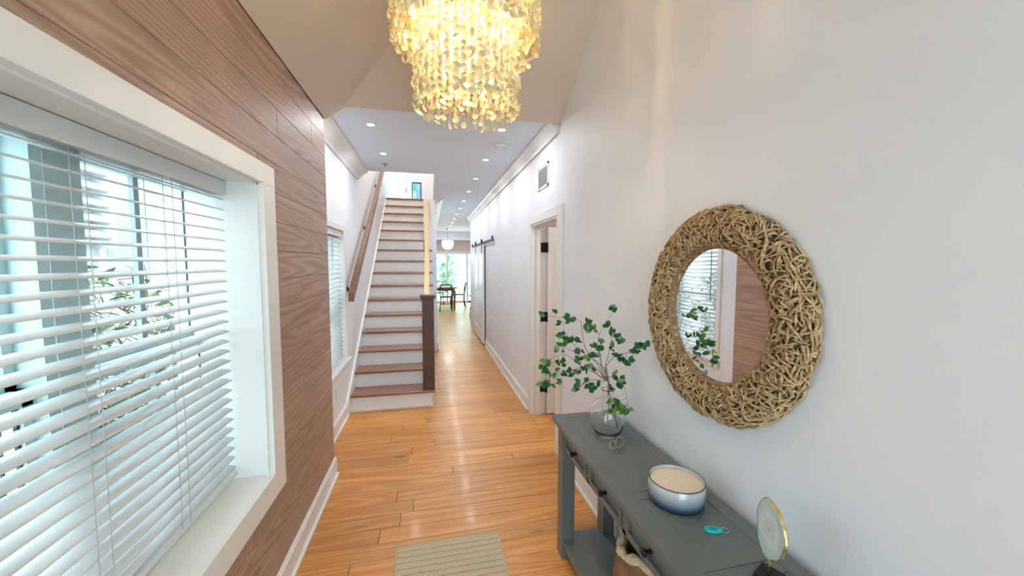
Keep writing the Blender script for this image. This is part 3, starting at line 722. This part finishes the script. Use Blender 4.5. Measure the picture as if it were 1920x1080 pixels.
# ================================================================ MIRROR
MYc, MZc, Ro, Ri = 1.195, 1.410, .391, .244
mi = thing('wall_mirror', 'round wall mirror in a thick frame of woven natural rope pieces', 'mirror', (XR, MYc, MZc))
def ryz(r_, a, x): return (x, MYc+r_*math.cos(a), MZc+r_*math.sin(a))
g = MB(); n = 64
g.add([(XR-.014, MYc, MZc)]+[ryz(Ri+.03, 2*math.pi*k/n, XR-.014) for k in range(n)]+[ryz(Ri+.03, 2*math.pi*k/n, XR-.002) for k in range(n)],
      [(0, (k+1)%n+1, k+1) for k in range(n)]+[(k+1, (k+1)%n+1, n+(k+1)%n+1, n+k+1) for k in range(n)])
g.build('mirror_glass', M_mirror, mi)
M_rope = mottled('seagrass_rope', (.36,.22,.10), (.64,.46,.25), 45, .75, .5, 320)
M_rope2 = mottled('seagrass_core', (.16,.10,.05), (.26,.17,.09), 30, .9)
prof = []
for k in range(15):
    a = math.pi*k/14; rr = (Ro+Ri)/2+(Ro-Ri-.03)/2*math.cos(a); prof.append((rr, XR-.002-.045*math.sin(a)))
V = []; n = 64
for (r_, x) in prof:
    for k in range(n): V.append(ryz(r_, 2*math.pi*k/n, x))
MB().add(V, [(i*n+k, (i+1)*n+k, (i+1)*n+(k+1)%n, i*n+(k+1)%n) for i in range(len(prof)-1) for k in range(n)], True).build('frame_core', M_rope2, mi)
MB().add([ryz(r_, 2*math.pi*k/n, x) for (r_, x) in ((Ri+.006, XR-.012), (Ri-.002, XR-.022), (Ri, XR-.030), (Ri+.010, XR-.032)) for k in range(n)],
   [(i*n+k, i*n+(k+1)%n, (i+1)*n+(k+1)%n, (i+1)*n+k) for i in range(3) for k in range(n)], True).build('inner_rim', mat('cane_rim', (.26,.15,.075), .6), mi)
ropes = []
def rope(cphi, ct, heading, L, lift, rr=.0043):
    """short arc laid over the torus; cphi angle round the ring, ct angle over the section"""
    pts = []; m = 9
    for i in range(m):
        s = (i/(m-1)-.5)*L
        a = cphi+s*math.cos(heading)/((Ro+Ri)/2); t = ct+s*math.sin(heading)/((Ro-Ri)/2)
        bow = lift+.007*math.cos(math.pi*(i/(m-1)-.5))
        rad = (Ro+Ri)/2+((Ro-Ri)/2-.012+bow)*math.cos(t); x = XR-.004-(.046+bow*1.1)*max(.02, math.sin(t))
        pts.append(ryz(rad, a, x))
    return MB().tube(pts, [rr*.7]+[rr]*(m-2)+[rr*.7], 6, flat=.62, twist=.8)
allr = []
for i in range(2700):
    ph_ = random.uniform(0, 2*math.pi); ct = random.uniform(.06, math.pi+.05)
    q = rope(ph_, ct, random.uniform(0, math.pi), random.uniform(.040, .072), random.uniform(-.006, .009))
    allr.append((-(ct > .3)+random.random()*.5-(.5 if math.cos(ph_) < 0 else 0), q))
allr.sort(key=lambda t: t[0])
for _, q in allr[:300]: q.build('rope_piece', M_rope, mi)
rest = MB()
for _, q in allr[300:]: rest.add(q.v, q.f, True)
rest.build('rope_piece', M_rope, mi, kind='stuff')

# ================================================================ THINGS ON THE TABLE
VX, VY = .838, 1.668
vs = thing('glass_vase', 'clear glass bottle vase holding leafy stems on the console', 'vase', (VX, VY, TZ))
M_vglass = mat('clear_glass', (1,1,1), .0, 0, Transmission_Weight=1.0, IOR=1.45)
outer = [(.0,.0),(.050,.0),(.060,.006),(.074,.035),(.084,.080),(.083,.115),(.070,.148),(.045,.172),(.031,.186),(.027,.205),(.031,.222),(.034,.226)]
inner = [(.031,.226),(.028,.221),(.0245,.205),(.0285,.187),(.043,.170),(.067,.146),(.0805,.114),(.0815,.081),(.0715,.037),(.056,.012),(.0,.010)]
MB().lathe(outer+inner, (VX,VY,TZ+.0005), 48).build('vase', M_vglass, vs)
pl = thing('leafy_branches', 'slender brown branches with small dark green leaves standing in the glass vase', 'plant', (VX, VY, TZ+.02))
M_stem = mottled('brown_twig', (.13,.075,.05), (.22,.14,.10), 40, .8)
M_leaf = translucent('green_leaf', (.014,.085,.022), (.035,.16,.040), .25, 14)
M_leaf2 = translucent('light_green_leaf', (.10,.22,.03), (.20,.34,.06), .3, 14)
BR=[[[0.841,1.734,1.03],[0.809,1.741,1.102],[0.756,1.759,1.173],[0.734,1.761,1.285],[0.724,1.756,1.314],[0.655,1.782,1.324],[0.567,1.817,1.334]],[[0.841,1.734,1.03],[0.829,1.749,1.131],[0.824,1.76,1.218],[0.861,1.75,1.303],[0.884,1.746,1.334]],[[0.841,1.735,1.078],[0.757,1.74,1.137],[0.675,1.744,1.211],[0.639,1.725,1.263]],[[0.834,1.738,1.045],[0.77,1.789,1.108],[0.704,1.841,1.149],[0.673,1.876,1.159]],[[0.834,1.738,1.029],[0.731,1.756,1.086],[0.65,1.764,1.145],[0.577,1.767,1.124],[0.54,1.752,1.106]],[[0.835,1.738,1.021],[0.78,1.771,1.072],[0.704,1.815,1.047],[0.626,1.86,1.022],[0.575,1.891,0.966]],[[0.842,1.734,1.005],[0.781,1.713,1.024],[0.728,1.687,1.02],[0.684,1.657,1.009]],[[0.848,1.731,1.062],[0.873,1.734,1.157],[0.885,1.742,1.211],[0.897,1.751,1.241]],[[0.854,1.728,1.079],[0.859,1.641,1.156],[0.874,1.55,1.192],[0.872,1.467,1.225],[0.866,1.386,1.257]],[[0.855,1.728,1.031],[0.878,1.656,1.035],[0.886,1.593,1.009],[0.873,1.539,0.954]],[[0.841,1.735,1.062],[0.83,1.74,1.133],[0.818,1.746,1.181]]]
LV=[[0.56,1.809,1.331],[0.638,1.794,1.295],[0.616,1.79,1.352],[0.677,1.776,1.328],[0.707,1.766,1.317],[0.674,1.757,1.308],[0.865,1.734,1.368],[0.897,1.755,1.353],[0.861,1.741,1.276],[0.778,1.784,1.288],[0.776,1.817,1.254],[0.809,1.776,1.264],[0.791,1.801,1.252],[0.621,1.733,1.247],[0.624,1.74,1.23],[0.647,1.724,1.205],[0.676,1.737,1.209],[0.715,1.74,1.207],[0.677,1.874,1.163],[0.658,1.894,1.126],[0.682,1.874,1.134],[0.748,1.798,1.148],[0.551,1.76,1.123],[0.538,1.758,1.097],[0.55,1.745,1.092],[0.563,1.735,1.07],[0.606,1.765,1.059],[0.615,1.746,1.112],[0.639,1.754,1.104],[0.58,1.906,0.961],[0.615,1.878,0.963],[0.606,1.893,0.972],[0.661,1.836,0.977],[0.673,1.848,1.027],[0.707,1.812,1.052],[0.725,1.823,1.027],[0.742,1.811,1.03],[0.714,1.664,1.028],[0.689,1.653,1.029],[0.741,1.679,1.014],[0.691,1.675,0.999],[0.797,1.701,0.987],[0.778,1.697,0.982],[0.893,1.742,1.235],[0.917,1.738,1.222],[0.924,1.726,1.2],[0.887,1.749,1.242],[0.889,1.741,1.167],[0.867,1.454,1.232],[0.878,1.483,1.211],[0.87,1.402,1.252],[0.868,1.612,1.159],[0.879,1.594,1.137],[0.883,1.565,1.155],[0.867,1.424,1.249],[0.869,1.646,1.023],[0.892,1.651,1.028],[0.883,1.656,1.0],[0.876,1.702,1.045],[0.848,1.677,0.991],[0.837,1.629,0.95],[0.81,1.574,0.927],[0.851,1.6,0.941],[0.853,1.574,0.943],[0.858,1.554,0.953],[0.847,1.533,0.937],[0.881,1.551,0.934],[0.82,1.767,1.172],[0.832,1.721,1.202],[0.831,1.753,1.154],[0.797,1.753,1.124],[0.776,1.752,1.121],[0.826,1.733,1.135],[0.74,1.798,1.091],[0.748,1.798,1.099],[0.785,1.743,1.071],[0.766,1.778,1.054]]
def smooth(pts, k=4):
    pts = [Vector(p) for p in pts]; out = []
    for i in range(len(pts)-1):
        p0, p1, p2, p3 = pts[max(i-1,0)], pts[i], pts[i+1], pts[min(i+2,len(pts)-1)]
        for j in range(k):
            t = j/k; out.append(.5*((2*p1)+(p2-p0)*t+(2*p0-5*p1+4*p2-p3)*t*t+(3*p1-p0-3*p2+p3)*t*t*t))
    out.append(pts[-1]); return out
hub = Vector((VX-.002, VY, TZ+.27)); segs_all = []
base = [Vector((VX+.012, VY-.004, TZ+.075)), Vector((VX+.045, VY-.02, TZ+.030))]
for si, bpt in enumerate(base):
    q = smooth([bpt, Vector((VX+.004*si, VY-.004*si, TZ+.205)), hub+Vector((.004*si,0,0)), Vector(BR[0][0]) if si == 0 else Vector(BR[8][0])])
    MB().tube(q, [.0030-.0006*i/len(q) for i in range(len(q))], 8).build('stem', M_stem, pl)
for b_ in BR:
    q = smooth([hub]+b_); m = len(q); segs_all += [(q[i], (q[min(i+1,m-1)]-q[max(i-1,0)]).normalized()) for i in range(m)]
    MB().tube(q, [.0020-.0012*i/m for i in range(m)], 7).build('twig', M_stem, pl)
def leafmesh():
    V = []; F = []; n = 6; L = 1.0
    for i in range(n+1):
        t = i/n; wd = .33*math.sin(math.pi*min(1, t*.97+.03)**.85)*(1 if t < 1 else 0); z = -.10*t*t
        V += [(-wd, t, z+.14*wd), (0, t, z-.02), (wd, t, z+.14*wd)]
    for i in range(n):
        a = i*3; F += [(a,a+1,a+4,a+3), (a+1,a+2,a+5,a+4)]
    return MB().add(V, F, True)
lmesh = [leafmesh().mesh('leaf', M_leaf), leafmesh().mesh('leaf', M_leaf2)]
petioles = MB()
for i, p in enumerate(LV):
    p = Vector(p); near = min(segs_all, key=lambda s: (s[0]-p).length); out = (p-near[0])
    if out.length > .004: petioles.tube([near[0], (near[0]+p)/2+Vector((0,0,.003)), p], .0007, 5)
    for k in range(3 if i % 3 else 4):
        d_ = (near[1]*random.uniform(.2,1)+Vector((random.uniform(-1,1), random.uniform(-1,1), random.uniform(-.6,.7)))).normalized()
        zz = Vector((random.uniform(-.8,.3), -1, random.uniform(-.2,.9))).normalized()
        xx = d_.cross(zz).normalized(); zz = xx.cross(d_)
        Ls = random.uniform(.029,.041)
        pos = p+d_*Ls*.06
        if (pos+d_*Ls).x > XR-.02: d_.x = -abs(d_.x)
        Mx = Matrix(((xx.x,d_.x,zz.x,pos.x),(xx.y,d_.y,zz.y,pos.y),(xx.z,d_.z,zz.z,pos.z),(0,0,0,1))) @ Matrix.Scale(Ls, 4)
        lt = 1 if (p.z < TZ+.20 and random.random() < .6) or random.random() < .10 else 0
        o = bpy.data.objects.new('leaf', lmesh[lt]); C.objects.link(o); o.parent = pl
        o.matrix_local = Matrix.Translation((-VX,-VY,-TZ-.02)) @ Mx
petioles.build('petiole', M_stem, pl, kind='stuff')

# candle bowl
KX, KY = .842, 1.143
cn = thing('candle', 'cream wax candle in a wide smoky blue glass bowl on the console', 'candle', (KX, KY, TZ))
m = mat('smoky_blue_glass', (.3,.35,.4), .12); N, L, b = nt(m)
tc = N.new('ShaderNodeTexCoord'); sx = N.new('ShaderNodeSeparateXYZ'); rp = N.new('ShaderNodeValToRGB'); mr = N.new('ShaderNodeMapRange'); mr.inputs['From Max'].default_value = .085
L.new(tc.outputs['Object'], sx.inputs[0]); L.new(sx.outputs['Z'], mr.inputs['Value']); L.new(mr.outputs[0], rp.inputs[0])
ee = rp.color_ramp.elements; ee[0].position = .10; ee[0].color = (.012,.022,.045,1); ee[1].position = 1; ee[1].color = (.34,.36,.38,1)
for pz, cc in ((.22,(.045,.075,.12,1)), (.42,(.22,.26,.31,1)), (.80,(.50,.49,.48,1))): q = ee.new(pz); q.color = cc
L.new(rp.outputs[0], b.inputs['Base Color']); b.inputs['Coat Weight'].default_value = .5
MB().lathe([(0,0),(.088,0),(.093,.004),(.094,.012),(.094,.076),(.0925,.078),(.0905,.076),(.0905,.064),(0,.064)], (KX,KY,TZ+.0005), 56).build('bowl', m, cn)
MB().lathe([(0,.0645),(.0903,.0645),(.0903,.067),(.086,.0675),(0,.068)], (KX,KY,TZ), 48).build('wax', mottled('cream_wax', (.72,.62,.50), (.76,.66,.54), 20, .45), cn)
MB().lathe([(.0912,.0765),(.0932,.0765),(.0942,.0780),(.0932,.0795),(.0912,.0795)], (KX,KY,TZ), 56, closed=True).build('rim', mat('navy_glass_rim', (.03,.04,.07), .15), cn)
for k in range(3):
    a = k*2.094+.4; MB().tube([(KX+.035*math.cos(a),KY+.035*math.sin(a),TZ+.067),(KX+.036*math.cos(a),KY+.035*math.sin(a),TZ+.074)], .0012, 6).build('wick', mat('wick', (.6,.55,.48), .9), cn)

# key fob
fb = thing('key_fob', 'small oval turquoise key fob with a metal ring on the console', 'key fob', (.857, .978, TZ), R(72))
m_t = mat('turquoise_plastic', (.005,.50,.50), .3)
def oval(a, b_, z0, z1, n=24, ch_=.0015):
    V = []
    for (s, z) in ((.94,z0),(1,z0+ch_),(1,z1-ch_),(.93,z1)):
        for k in range(n): an = 2*math.pi*k/n; V.append((a*s*math.cos(an), b_*s*math.sin(an), z))
    F = [tuple(range(n))[::-1], tuple(range(3*n,4*n))]+[(i*n+k,i*n+(k+1)%n,(i+1)*n+(k+1)%n,(i+1)*n+k) for i in range(3) for k in range(n)]
    return MB().add(V, F)
def at_thing(mb, name, mt, t, **k): return mb.build(name, mt, t, off=(0,0,0), **k)
at_thing(oval(.015,.027,0,.007), 'body', m_t, fb)
at_thing(oval(.008,.012,.0071,.0082), 'button', mat('teal_button', (.01,.30,.36), .4), fb)
pts = [(.012*math.cos(2*math.pi*k/20), -.034+.011*math.sin(2*math.pi*k/20), .0045) for k in range(21)]
at_thing(MB().tube(pts, .0011, 6, cap=False), 'key_ring', mat('steel', (.7,.7,.7), .2, 1), fb)

# folded reading glasses
gl = thing('eyeglasses', 'small clear rimmed folded glasses lying in front of the vase', 'glasses', (.825, 1.532, TZ), R(33))
m_f = mat('taupe_frame', (.33,.28,.27), .3); m_lens = thin_glass('lens_glass', (.80,.81,.82), .22)
for sx_ in (-1, 1):
    pts = [(sx_*.030+.023*math.cos(2*math.pi*k/24), .012+.004*math.sin(2*math.pi*k/24), .020+.017*math.sin(2*math.pi*k/24)) for k in range(25)]
    at_thing(MB().tube(pts, .0022, 6, cap=False), 'rim', m_f, gl)
    V = [(p[0]*1.0, p[1], p[2]) for p in pts[:-1]]; at_thing(MB().add(V, [tuple(range(24))]), 'lens', m_lens, gl)
    at_thing(MB().tube([(sx_*.053,.012,.024),(sx_*.056,.004,.022),(sx_*.050,-.004,.014),(-sx_*.030,-.010-.004*(sx_+1),.006),(-sx_*.052,-.012-.004*(sx_+1),.004)], .0018, 6), 'temple', m_f, gl)
at_thing(MB().tube([(-.008,.014,.026),(0,.015,.029),(.008,.014,.026)], .002, 6), 'bridge', m_f, gl)

# agate slice on a stand
AX, AY, AZ = .874, .795, .892
ag = thing('agate_ornament', 'pale agate slice with a gold edge on a thin brass stand', 'ornament', (AX, AY, TZ))
m = mat('pale_agate', (.7,.8,.8), .25); N, L, b = nt(m)
tc = N.new('ShaderNodeTexCoord'); mp = N.new('ShaderNodeMapping'); mp.inputs['Location'].default_value = (0,0,-(AZ-TZ))
L.new(tc.outputs['Object'], mp.inputs[0]); ln = N.new('ShaderNodeVectorMath'); ln.operation = 'LENGTH'
nz = N.new('ShaderNodeTexNoise'); nz.inputs['Scale'].default_value = 22; nz.inputs['Detail'].default_value = 4; L.new(mp.outputs[0], nz.inputs['Vector'])
L.new(mp.outputs[0], ln.inputs[0])
a1 = N.new('ShaderNodeMath'); a1.operation = 'MULTIPLY_ADD'; a1.inputs[1].default_value = .030; L.new(nz.outputs[0], a1.inputs[0]); L.new(ln.outputs['Value'], a1.inputs[2])
rp = N.new('ShaderNodeValToRGB'); mr = N.new('ShaderNodeMapRange'); mr.inputs['From Max'].default_value = .085; L.new(a1.outputs[0], mr.inputs['Value']); L.new(mr.outputs[0], rp.inputs[0])
ee = rp.color_ramp.elements; ee[0].position = .22; ee[0].color = (.50,.57,.56,1); ee[1].position = .95; ee[1].color = (.55,.68,.68,1)
for pz, cc in ((.32,(.74,.78,.77,1)), (.42,(.62,.70,.69,1)), (.60,(.76,.82,.81,1)), (.80,(.55,.68,.68,1))): q = ee.new(pz); q.color = cc
L.new(rp.outputs[0], b.inputs['Base Color'])
nA = Vector((-.91,.31,.05)).normalized(); tA = Vector((0,0,1)); sA = tA.cross(nA).normalized(); tA = nA.cross(sA)
n = 48; outl = []
for k in range(n):
    a = 2*math.pi*k/n; q = .071*(1+.05*math.sin(3*a+1)+.025*math.sin(7*a)+.012*math.sin(13*a)); outl.append((q*.92*math.cos(a), q*1.08*math.sin(a)))
Cc = Vector((AX, AY, AZ)); g = MB()
for s, f0 in ((.004, 1), (-.004, -1)):
    V = [Cc+nA*s]+[Cc+nA*s+sA*u*.965+tA*v*.965 for u, v in outl]
    g.add(V, [(0,k+1,(k+1)%n+1)[::f0] for k in range(n)])
g.build('slice', m, ag)
V = [Cc+nA*s+sA*u*q+tA*v*q for (s, q) in ((.0042,.955),(.0048,.985),(.0025,1.0),(-.0025,1.0),(-.0048,.985),(-.0042,.955)) for u, v in outl]
MB().add(V, [(i*n+k, (i+1)*n+k, (i+1)*n+(k+1)%n, i*n+(k+1)%n) for i in range(5) for k in range(n)], True).build('gilt_edge', mottled('gold_leaf_edge', (.62,.42,.14), (.80,.66,.36), 60, .3, .3, 200, metal=.8), ag)
MB().tube([(AX,AY,TZ+.012),(AX,AY,AZ-.075)], .0032, 10).build('post', M_brass, ag)
MB().tube([Cc+Vector((0,0,-.078))+nA*.007+sA*.016, Cc+Vector((0,0,-.078)), Cc+Vector((0,0,-.078))-nA*.007-sA*.016], .0028, 8).build('cradle', M_brass, ag)
gb = MB(); Mx = Matrix.Translation((AX, AY, TZ+.0005)) @ Matrix.Rotation(R(25), 4, 'Z'); gb.obox(Mx, -.036,-.030,0,.030,.026,.012); gb.build('stand_base', M_black, ag, bevel=.002)

# rug
rg = thing('rug', 'small beige doormat with thin dark crosswise stripes on the floor', 'rug', (.085, 1.68, 0), R(0))
m = mottled('beige_jute', (.46,.39,.25), (.62,.55,.38), 130, .9, .6, 260, stretch=(1,2.5,1)); 
rx0, rx1, ry0, ry1 = -.200, .372, 1.20, 2.115
n_st = int((ry1-ry0-.02)/.0405); yy = ry1-.004
box(rx0+.004, ry0+.004, .0, rx1-.004, ry1-.004, .0045).build('backing', mat('dark_rug_backing', (.10,.075,.05), .9), rg)
for k in range(n_st):
    MB().cbox((rx0+.003, yy-.0390, .001), (rx1-.003, yy-.0012, .0085), 2, 1, .0022).build('woven_band', m, rg); yy -= .0405
pts = [(rx0,ry0,.005),(rx1,ry0,.005),(rx1,ry1,.005),(rx0,ry1,.005),(rx0,ry0,.005)]
rb = MB()
for a, b_ in zip(pts[:-1], pts[1:]): rb.tube([a, b_], .0048, 8)
rb.build('binding', mottled('rug_binding', (.55,.48,.33), (.62,.55,.40), 90, .9), rg)

# ================================================================ DINING ROOM
pd = thing('pendant_lamp', 'white glass dome pendant lamp over the dining table', 'lamp', (.60, 13.2, ZH))
MB().lathe([(0,0),(.06,0),(.055,-.02),(.006,-.03),(.006,-.38),(0,-.38)], (.60,13.2,ZH), 16).build('stem', mat('dark_stem', (.2,.18,.17), .4, .5), pd)
MB().lathe([(.03,2.36),(.19,2.34),(.205,2.26),(.19,2.16),(.14,2.08),(.08,2.04),(0,2.03)], (.60,13.2,0), 28).build('glass_shade', emit('lit_opal_glass', (1,.95,.92), 1.0), pd)
l = bpy.data.lights.new('pendant_bulb', 'POINT'); l.energy = 14; l.color = (1,.9,.8); l.shadow_soft_size = .15
lo = bpy.data.objects.new('pendant_bulb', l); C.objects.link(lo); lo.parent = pd; lo.location = (0,0,-1.0)
dt = thing('dining_table', 'reddish brown wooden dining table in front of the glass doors', 'table', (.35, 13.6, 0))
m_dt = wood('red_brown_table_wood', (.14,.05,.03), (.24,.09,.05), (.32,.14,.08), 1, 0, .35, .2, knots=False)
box(-.25, 13.0, .715, .90, 14.4, .755).build('tabletop', m_dt, dt, bevel=.005)
box(-.17, 13.08, .63, .82, 14.32, .715).build('apron', m_dt, dt)
for x in (-.20, .76):
    for y_ in (13.05, 14.27): MB().lathe([(.0,0),(.022,0),(.03,.08),(.036,.2),(.028,.35),(.042,.5),(.046,.63),(0,.63)], (x+.045, y_+.04, 0), 14).build('leg', m_dt, dt)
def chair(label, x, y_, rz, grp='dark bentwood chairs round the dining table'):
    t = thing('dining_chair', label, 'chair', (x, y_, 0), rz, grp); m_ = M_black
    at_thing(MB().lathe([(0,.44),(.19,.44),(.205,.455),(.195,.47),(0,.475)], (0,0,0), 24), 'seat', mat('green_black_seat', (.015,.06,.05), .5), t)
    for sx_ in (-1, 1):
        at_thing(MB().tube([(sx_*.15,.14,.44),(sx_*.17,.165,.2),(sx_*.19,.19,0)], [.016,.014,.012], 8), 'leg', m_, t)
        at_thing(MB().tube([(sx_*.21,-.21,0),(sx_*.175,-.17,.25),(sx_*.17,-.17,.45),(sx_*.19,-.20,.66),(sx_*.19,-.235,.86)], .014, 8), 'leg', m_, t)
        at_thing(MB().tube([(sx_*.17,-.18,.50),(sx_*.06,-.20,.62),(-sx_*.12,-.21,.74),(-sx_*.18,-.225,.82)], .010, 8), 'back_brace', m_, t)
    at_thing(MB().tube([(-.20,-.23,.84),(-.12,-.25,.87),(0,-.26,.88),(.12,-.25,.87),(.20,-.23,.84)], .018, 8), 'top_rail', m_, t)
    pts = [(.16*math.cos(2*math.pi*k/24), .15*math.sin(2*math.pi*k/24), .22) for k in range(25)]
    at_thing(MB().tube(pts, .008, 6, cap=False), 'stretcher', m_, t); return t
chair('dark bentwood dining chair nearest the camera, back to the hall', .50, 12.75, 0)
chair('dark bentwood dining chair at the right side of the dining table', 1.02, 13.75, R(90))
chair('dark bentwood dining chair at the far left of the dining table', .30, 14.65, R(180))
sl_ = thing('bar_stool', 'black metal stool at the end of the right hall wall', 'stool', (1.27, 11.0, 0), R(90))
at_thing(MB().lathe([(0,.62),(.16,.62),(.17,.635),(.16,.65),(0,.65)], (0,0,0), 20), 'seat', M_black, sl_)
for a in range(4):
    an = R(45+90*a); ca, sa = math.cos(an), math.sin(an); at_thing(MB().tube([(.12*ca,.12*sa,.62),(.16*ca,.16*sa,.3),(.21*ca,.21*sa,0)], .011, 8), 'leg', M_black, sl_)
pts = [(.165*math.cos(2*math.pi*k/24), .165*math.sin(2*math.pi*k/24), .25) for k in range(25)]
at_thing(MB().tube(pts, .007, 6, cap=False), 'footrest', M_black, sl_)
at_thing(MB().tube([(-.13,-.12,.64),(-.15,-.16,.85),(-.10,-.18,.97),(0,-.19,1.0),(.10,-.18,.97),(.15,-.16,.85),(.13,-.12,.64)], .010, 8), 'backrest', M_black, sl_)

# landing picture
pc = thing('framed_picture', 'narrow dark-framed picture with blue-green panes on the upstairs wall', 'picture', (-.34, 11.39, 3.0))
fr = MB(); fr.box(-.475,11.372,3.86,-.215,11.398,3.885).box(-.235,11.372,3.0,-.215,11.398,3.885).box(-.475,11.372,3.0,-.46,11.398,3.885); fr.build('frame', M_black, pc)
for i in range(2):
    for k in range(4):
        z0 = 3.02+k*.21; box(-.455+i*.11, 11.380, z0, -.35+i*.11, 11.390, z0+.20).build('pane', mat('aqua_pane', ((.20,.50,.50),(.32,.62,.60),(.42,.66,.70))[(i+k)%3], .2) if k else mat('pale_pane', (.75,.80,.80), .2), pc)

# ================================================================ OUTSIDE
M_mulch = mottled('brown_mulch', (.10,.06,.04), (.24,.16,.11), 26, .95, .6, 40)
struct('floor_outside', MB().box(-9, -6, -.45, -1.07, 14, -.30), M_mulch)
struct('floor_patio', box(-6, YF+.16, -.25, 7, 27, -.06), mottled('pale_paving', (.62,.62,.60), (.72,.72,.70), 2, .8))
nb = thing('neighbouring_house', 'white clapboard house side seen through the window blinds', 'house', (-3.6, 4, -.3))
M_sid = mottled('white_siding', (.55,.57,.58), (.60,.62,.63), 3, .6)
box(-4.2, -3, -.3, -3.64, 10, 4.6).build('wall', M_sid, nb)
for k in range(28):
    z = -.25+k*.17
    MB().prism([(-3.64, z), (-3.605, z), (-3.63, z+.175), (-3.64, z+.175)], 1, -3, 10).build('siding_board', M_sid, nb)
wn = box(-3.63, 5.1, 1.5, -3.58, 6.1, 3.0).build('window_frame', mat('grey_window_trim', (.55,.58,.6), .5), nb)
box(-3.60, 5.2, 1.6, -3.575, 6.0, 2.9).build('pane', mat('dark_neighbour_glass', (.30,.38,.42), .1), wn)
bs = thing('neighbour_shutter', 'slatted white shutter on the house outside the big window', 'shutter', (-3.5, 3.8, 2.2))
for k in range(8):
    z = 1.9+k*.17; Mx = Matrix.Translation((-3.48, 4.15, z)) @ Matrix.Rotation(R(35), 4, 'Y'); MB().obox(Mx, -.06,-.95,-.01,.06,.95,.01).build('slat', M_sid, bs)
for yy in (3.15, 5.07): box(-3.56, yy, 1.75, -3.42, yy+.06, 3.35).build('stile', M_sid, bs)
M_fol = translucent('garden_foliage', (.030,.065,.022), (.10,.16,.055), .25, 5)
M_fol2 = translucent('pale_garden_foliage', (.34,.62,.42), (.62,.82,.62), .35, 3)
def shrub(label, x, y_, z0, h, rad, nst, nlf, lsize, mt, rootname='shrub', sp=1.0, leafw=.12):
    t = thing(rootname, label, 'shrub', (x, y_, z0)); st_ = MB(); lf = MB()
    base_leaf = leafmesh()
    for k in range(nst):
        a = random.uniform(0, 6.28); rr = rad*random.uniform(.2, 1); hh = h*random.uniform(.5, 1)
        p = [Vector((x,y_,z0)), Vector((x+rr*.3*math.cos(a), y_+rr*.3*math.sin(a), z0+hh*.5)), Vector((x+rr*math.cos(a), y_+rr*math.sin(a), z0+hh))]
        q = smooth(p, 5); st_.tube(q, [.008-.006*i/len(q) for i in range(len(q))], 5)
        for j in range(nlf):
            c0 = q[random.randrange(len(q)//4, len(q))]+Vector((random.gauss(0,.05*sp), random.gauss(0,.05*sp), random.gauss(0,.05*sp)))
            d_ = Vector((random.uniform(-1,1), random.uniform(-1,1), random.uniform(-.3,.8))).normalized(); xx = d_.cross(Vector((random.random(),random.random(),1))).normalized(); zz = xx.cross(d_)
            s_ = lsize*random.uniform(.6,1.2)
            for face in base_leaf.f[::1]: pass
            V = [c0+xx*(p_[0]*s_*leafw/.36)+d_*(p_[1]*s_)+zz*(p_[2]*s_) for p_ in map(Vector, base_leaf.v)]
            lf.add(V, base_leaf.f, True)
    st_.build('stem', mottled('grey_stem', (.22,.17,.13), (.34,.28,.22), 20, .9), t); lf.build('foliage', mt, t, kind='stuff'); return t
shrub('loose twiggy shrub with narrow leaves outside the big window', -2.35, 2.8, -.3, 1.9, .88, 70, 60, .12, M_fol, leafw=.13)
shrub('small green bush by the house wall outside, beyond the twiggy shrub', -2.5, 5.0, -.3, 1.75, .8, 40, 60, .11, M_fol, leafw=.15)
shrub('low bush under the near window pane outside', -2.1, 1.6, -.3, 1.1, .7, 20, 34, .09, M_fol, leafw=.15)
shrub('tall pale green tree crown seen through the left glass door', .75, 19.0, -.06, 4.2, 1.0, 22, 50, .40, M_fol2, 'garden_tree', 5, .25)
shrub('palm-like green tree seen through the middle glass door', 2.9, 25.0, -.06, 4.0, 1.6, 22, 46, .40, M_fol2, 'garden_tree', 5, .15)
gw = thing('garden_wall', 'pale aqua garden wall beyond the glass doors', 'wall', (2.5, 21, -.06))
box(1.9, 20.9, -.06, 6.0, 21.05, 1.35).build('panel', mat('pale_aqua_paint', (.45,.78,.78), .6), gw)
box(1.9, 20.86, 1.35, 6.0, 21.09, 1.42).build('coping', M_trim, gw)
gx = thing('patio_cabinet', 'grey cabinet standing on the patio behind the glass door', 'cabinet', (1.95, 17.2, -.06))
box(1.5, 17.0, -.06, 2.0, 17.4, .66).build('body', mat('grey_cabinet', (.36,.42,.46), .5), gx, bevel=.01)
box(1.48, 16.98, .66, 2.02, 17.42, .69).build('lid', mat('grey_lid', (.44,.5,.54), .5), gx)
# unseen lamp added to light the side room
sr = thing('side_room_light', 'flush ceiling lamp in the room behind the open door', 'light', (2.4, 3.2, 2.6))
MB().lathe([(0,0),(.15,0),(.14,-.05),(.08,-.08),(0,-.085)], (2.4,3.2,2.6), 20).build('shade', emit('lit_shade', (1,.92,.84), 2), sr)
l = bpy.data.lights.new('side_room_bulb', 'POINT'); l.energy = 30; l.color = (1,.9,.82); l.shadow_soft_size = .1
lo = bpy.data.objects.new('side_room_bulb', l); C.objects.link(lo); lo.parent = sr; lo.location = (0,0,-.2)
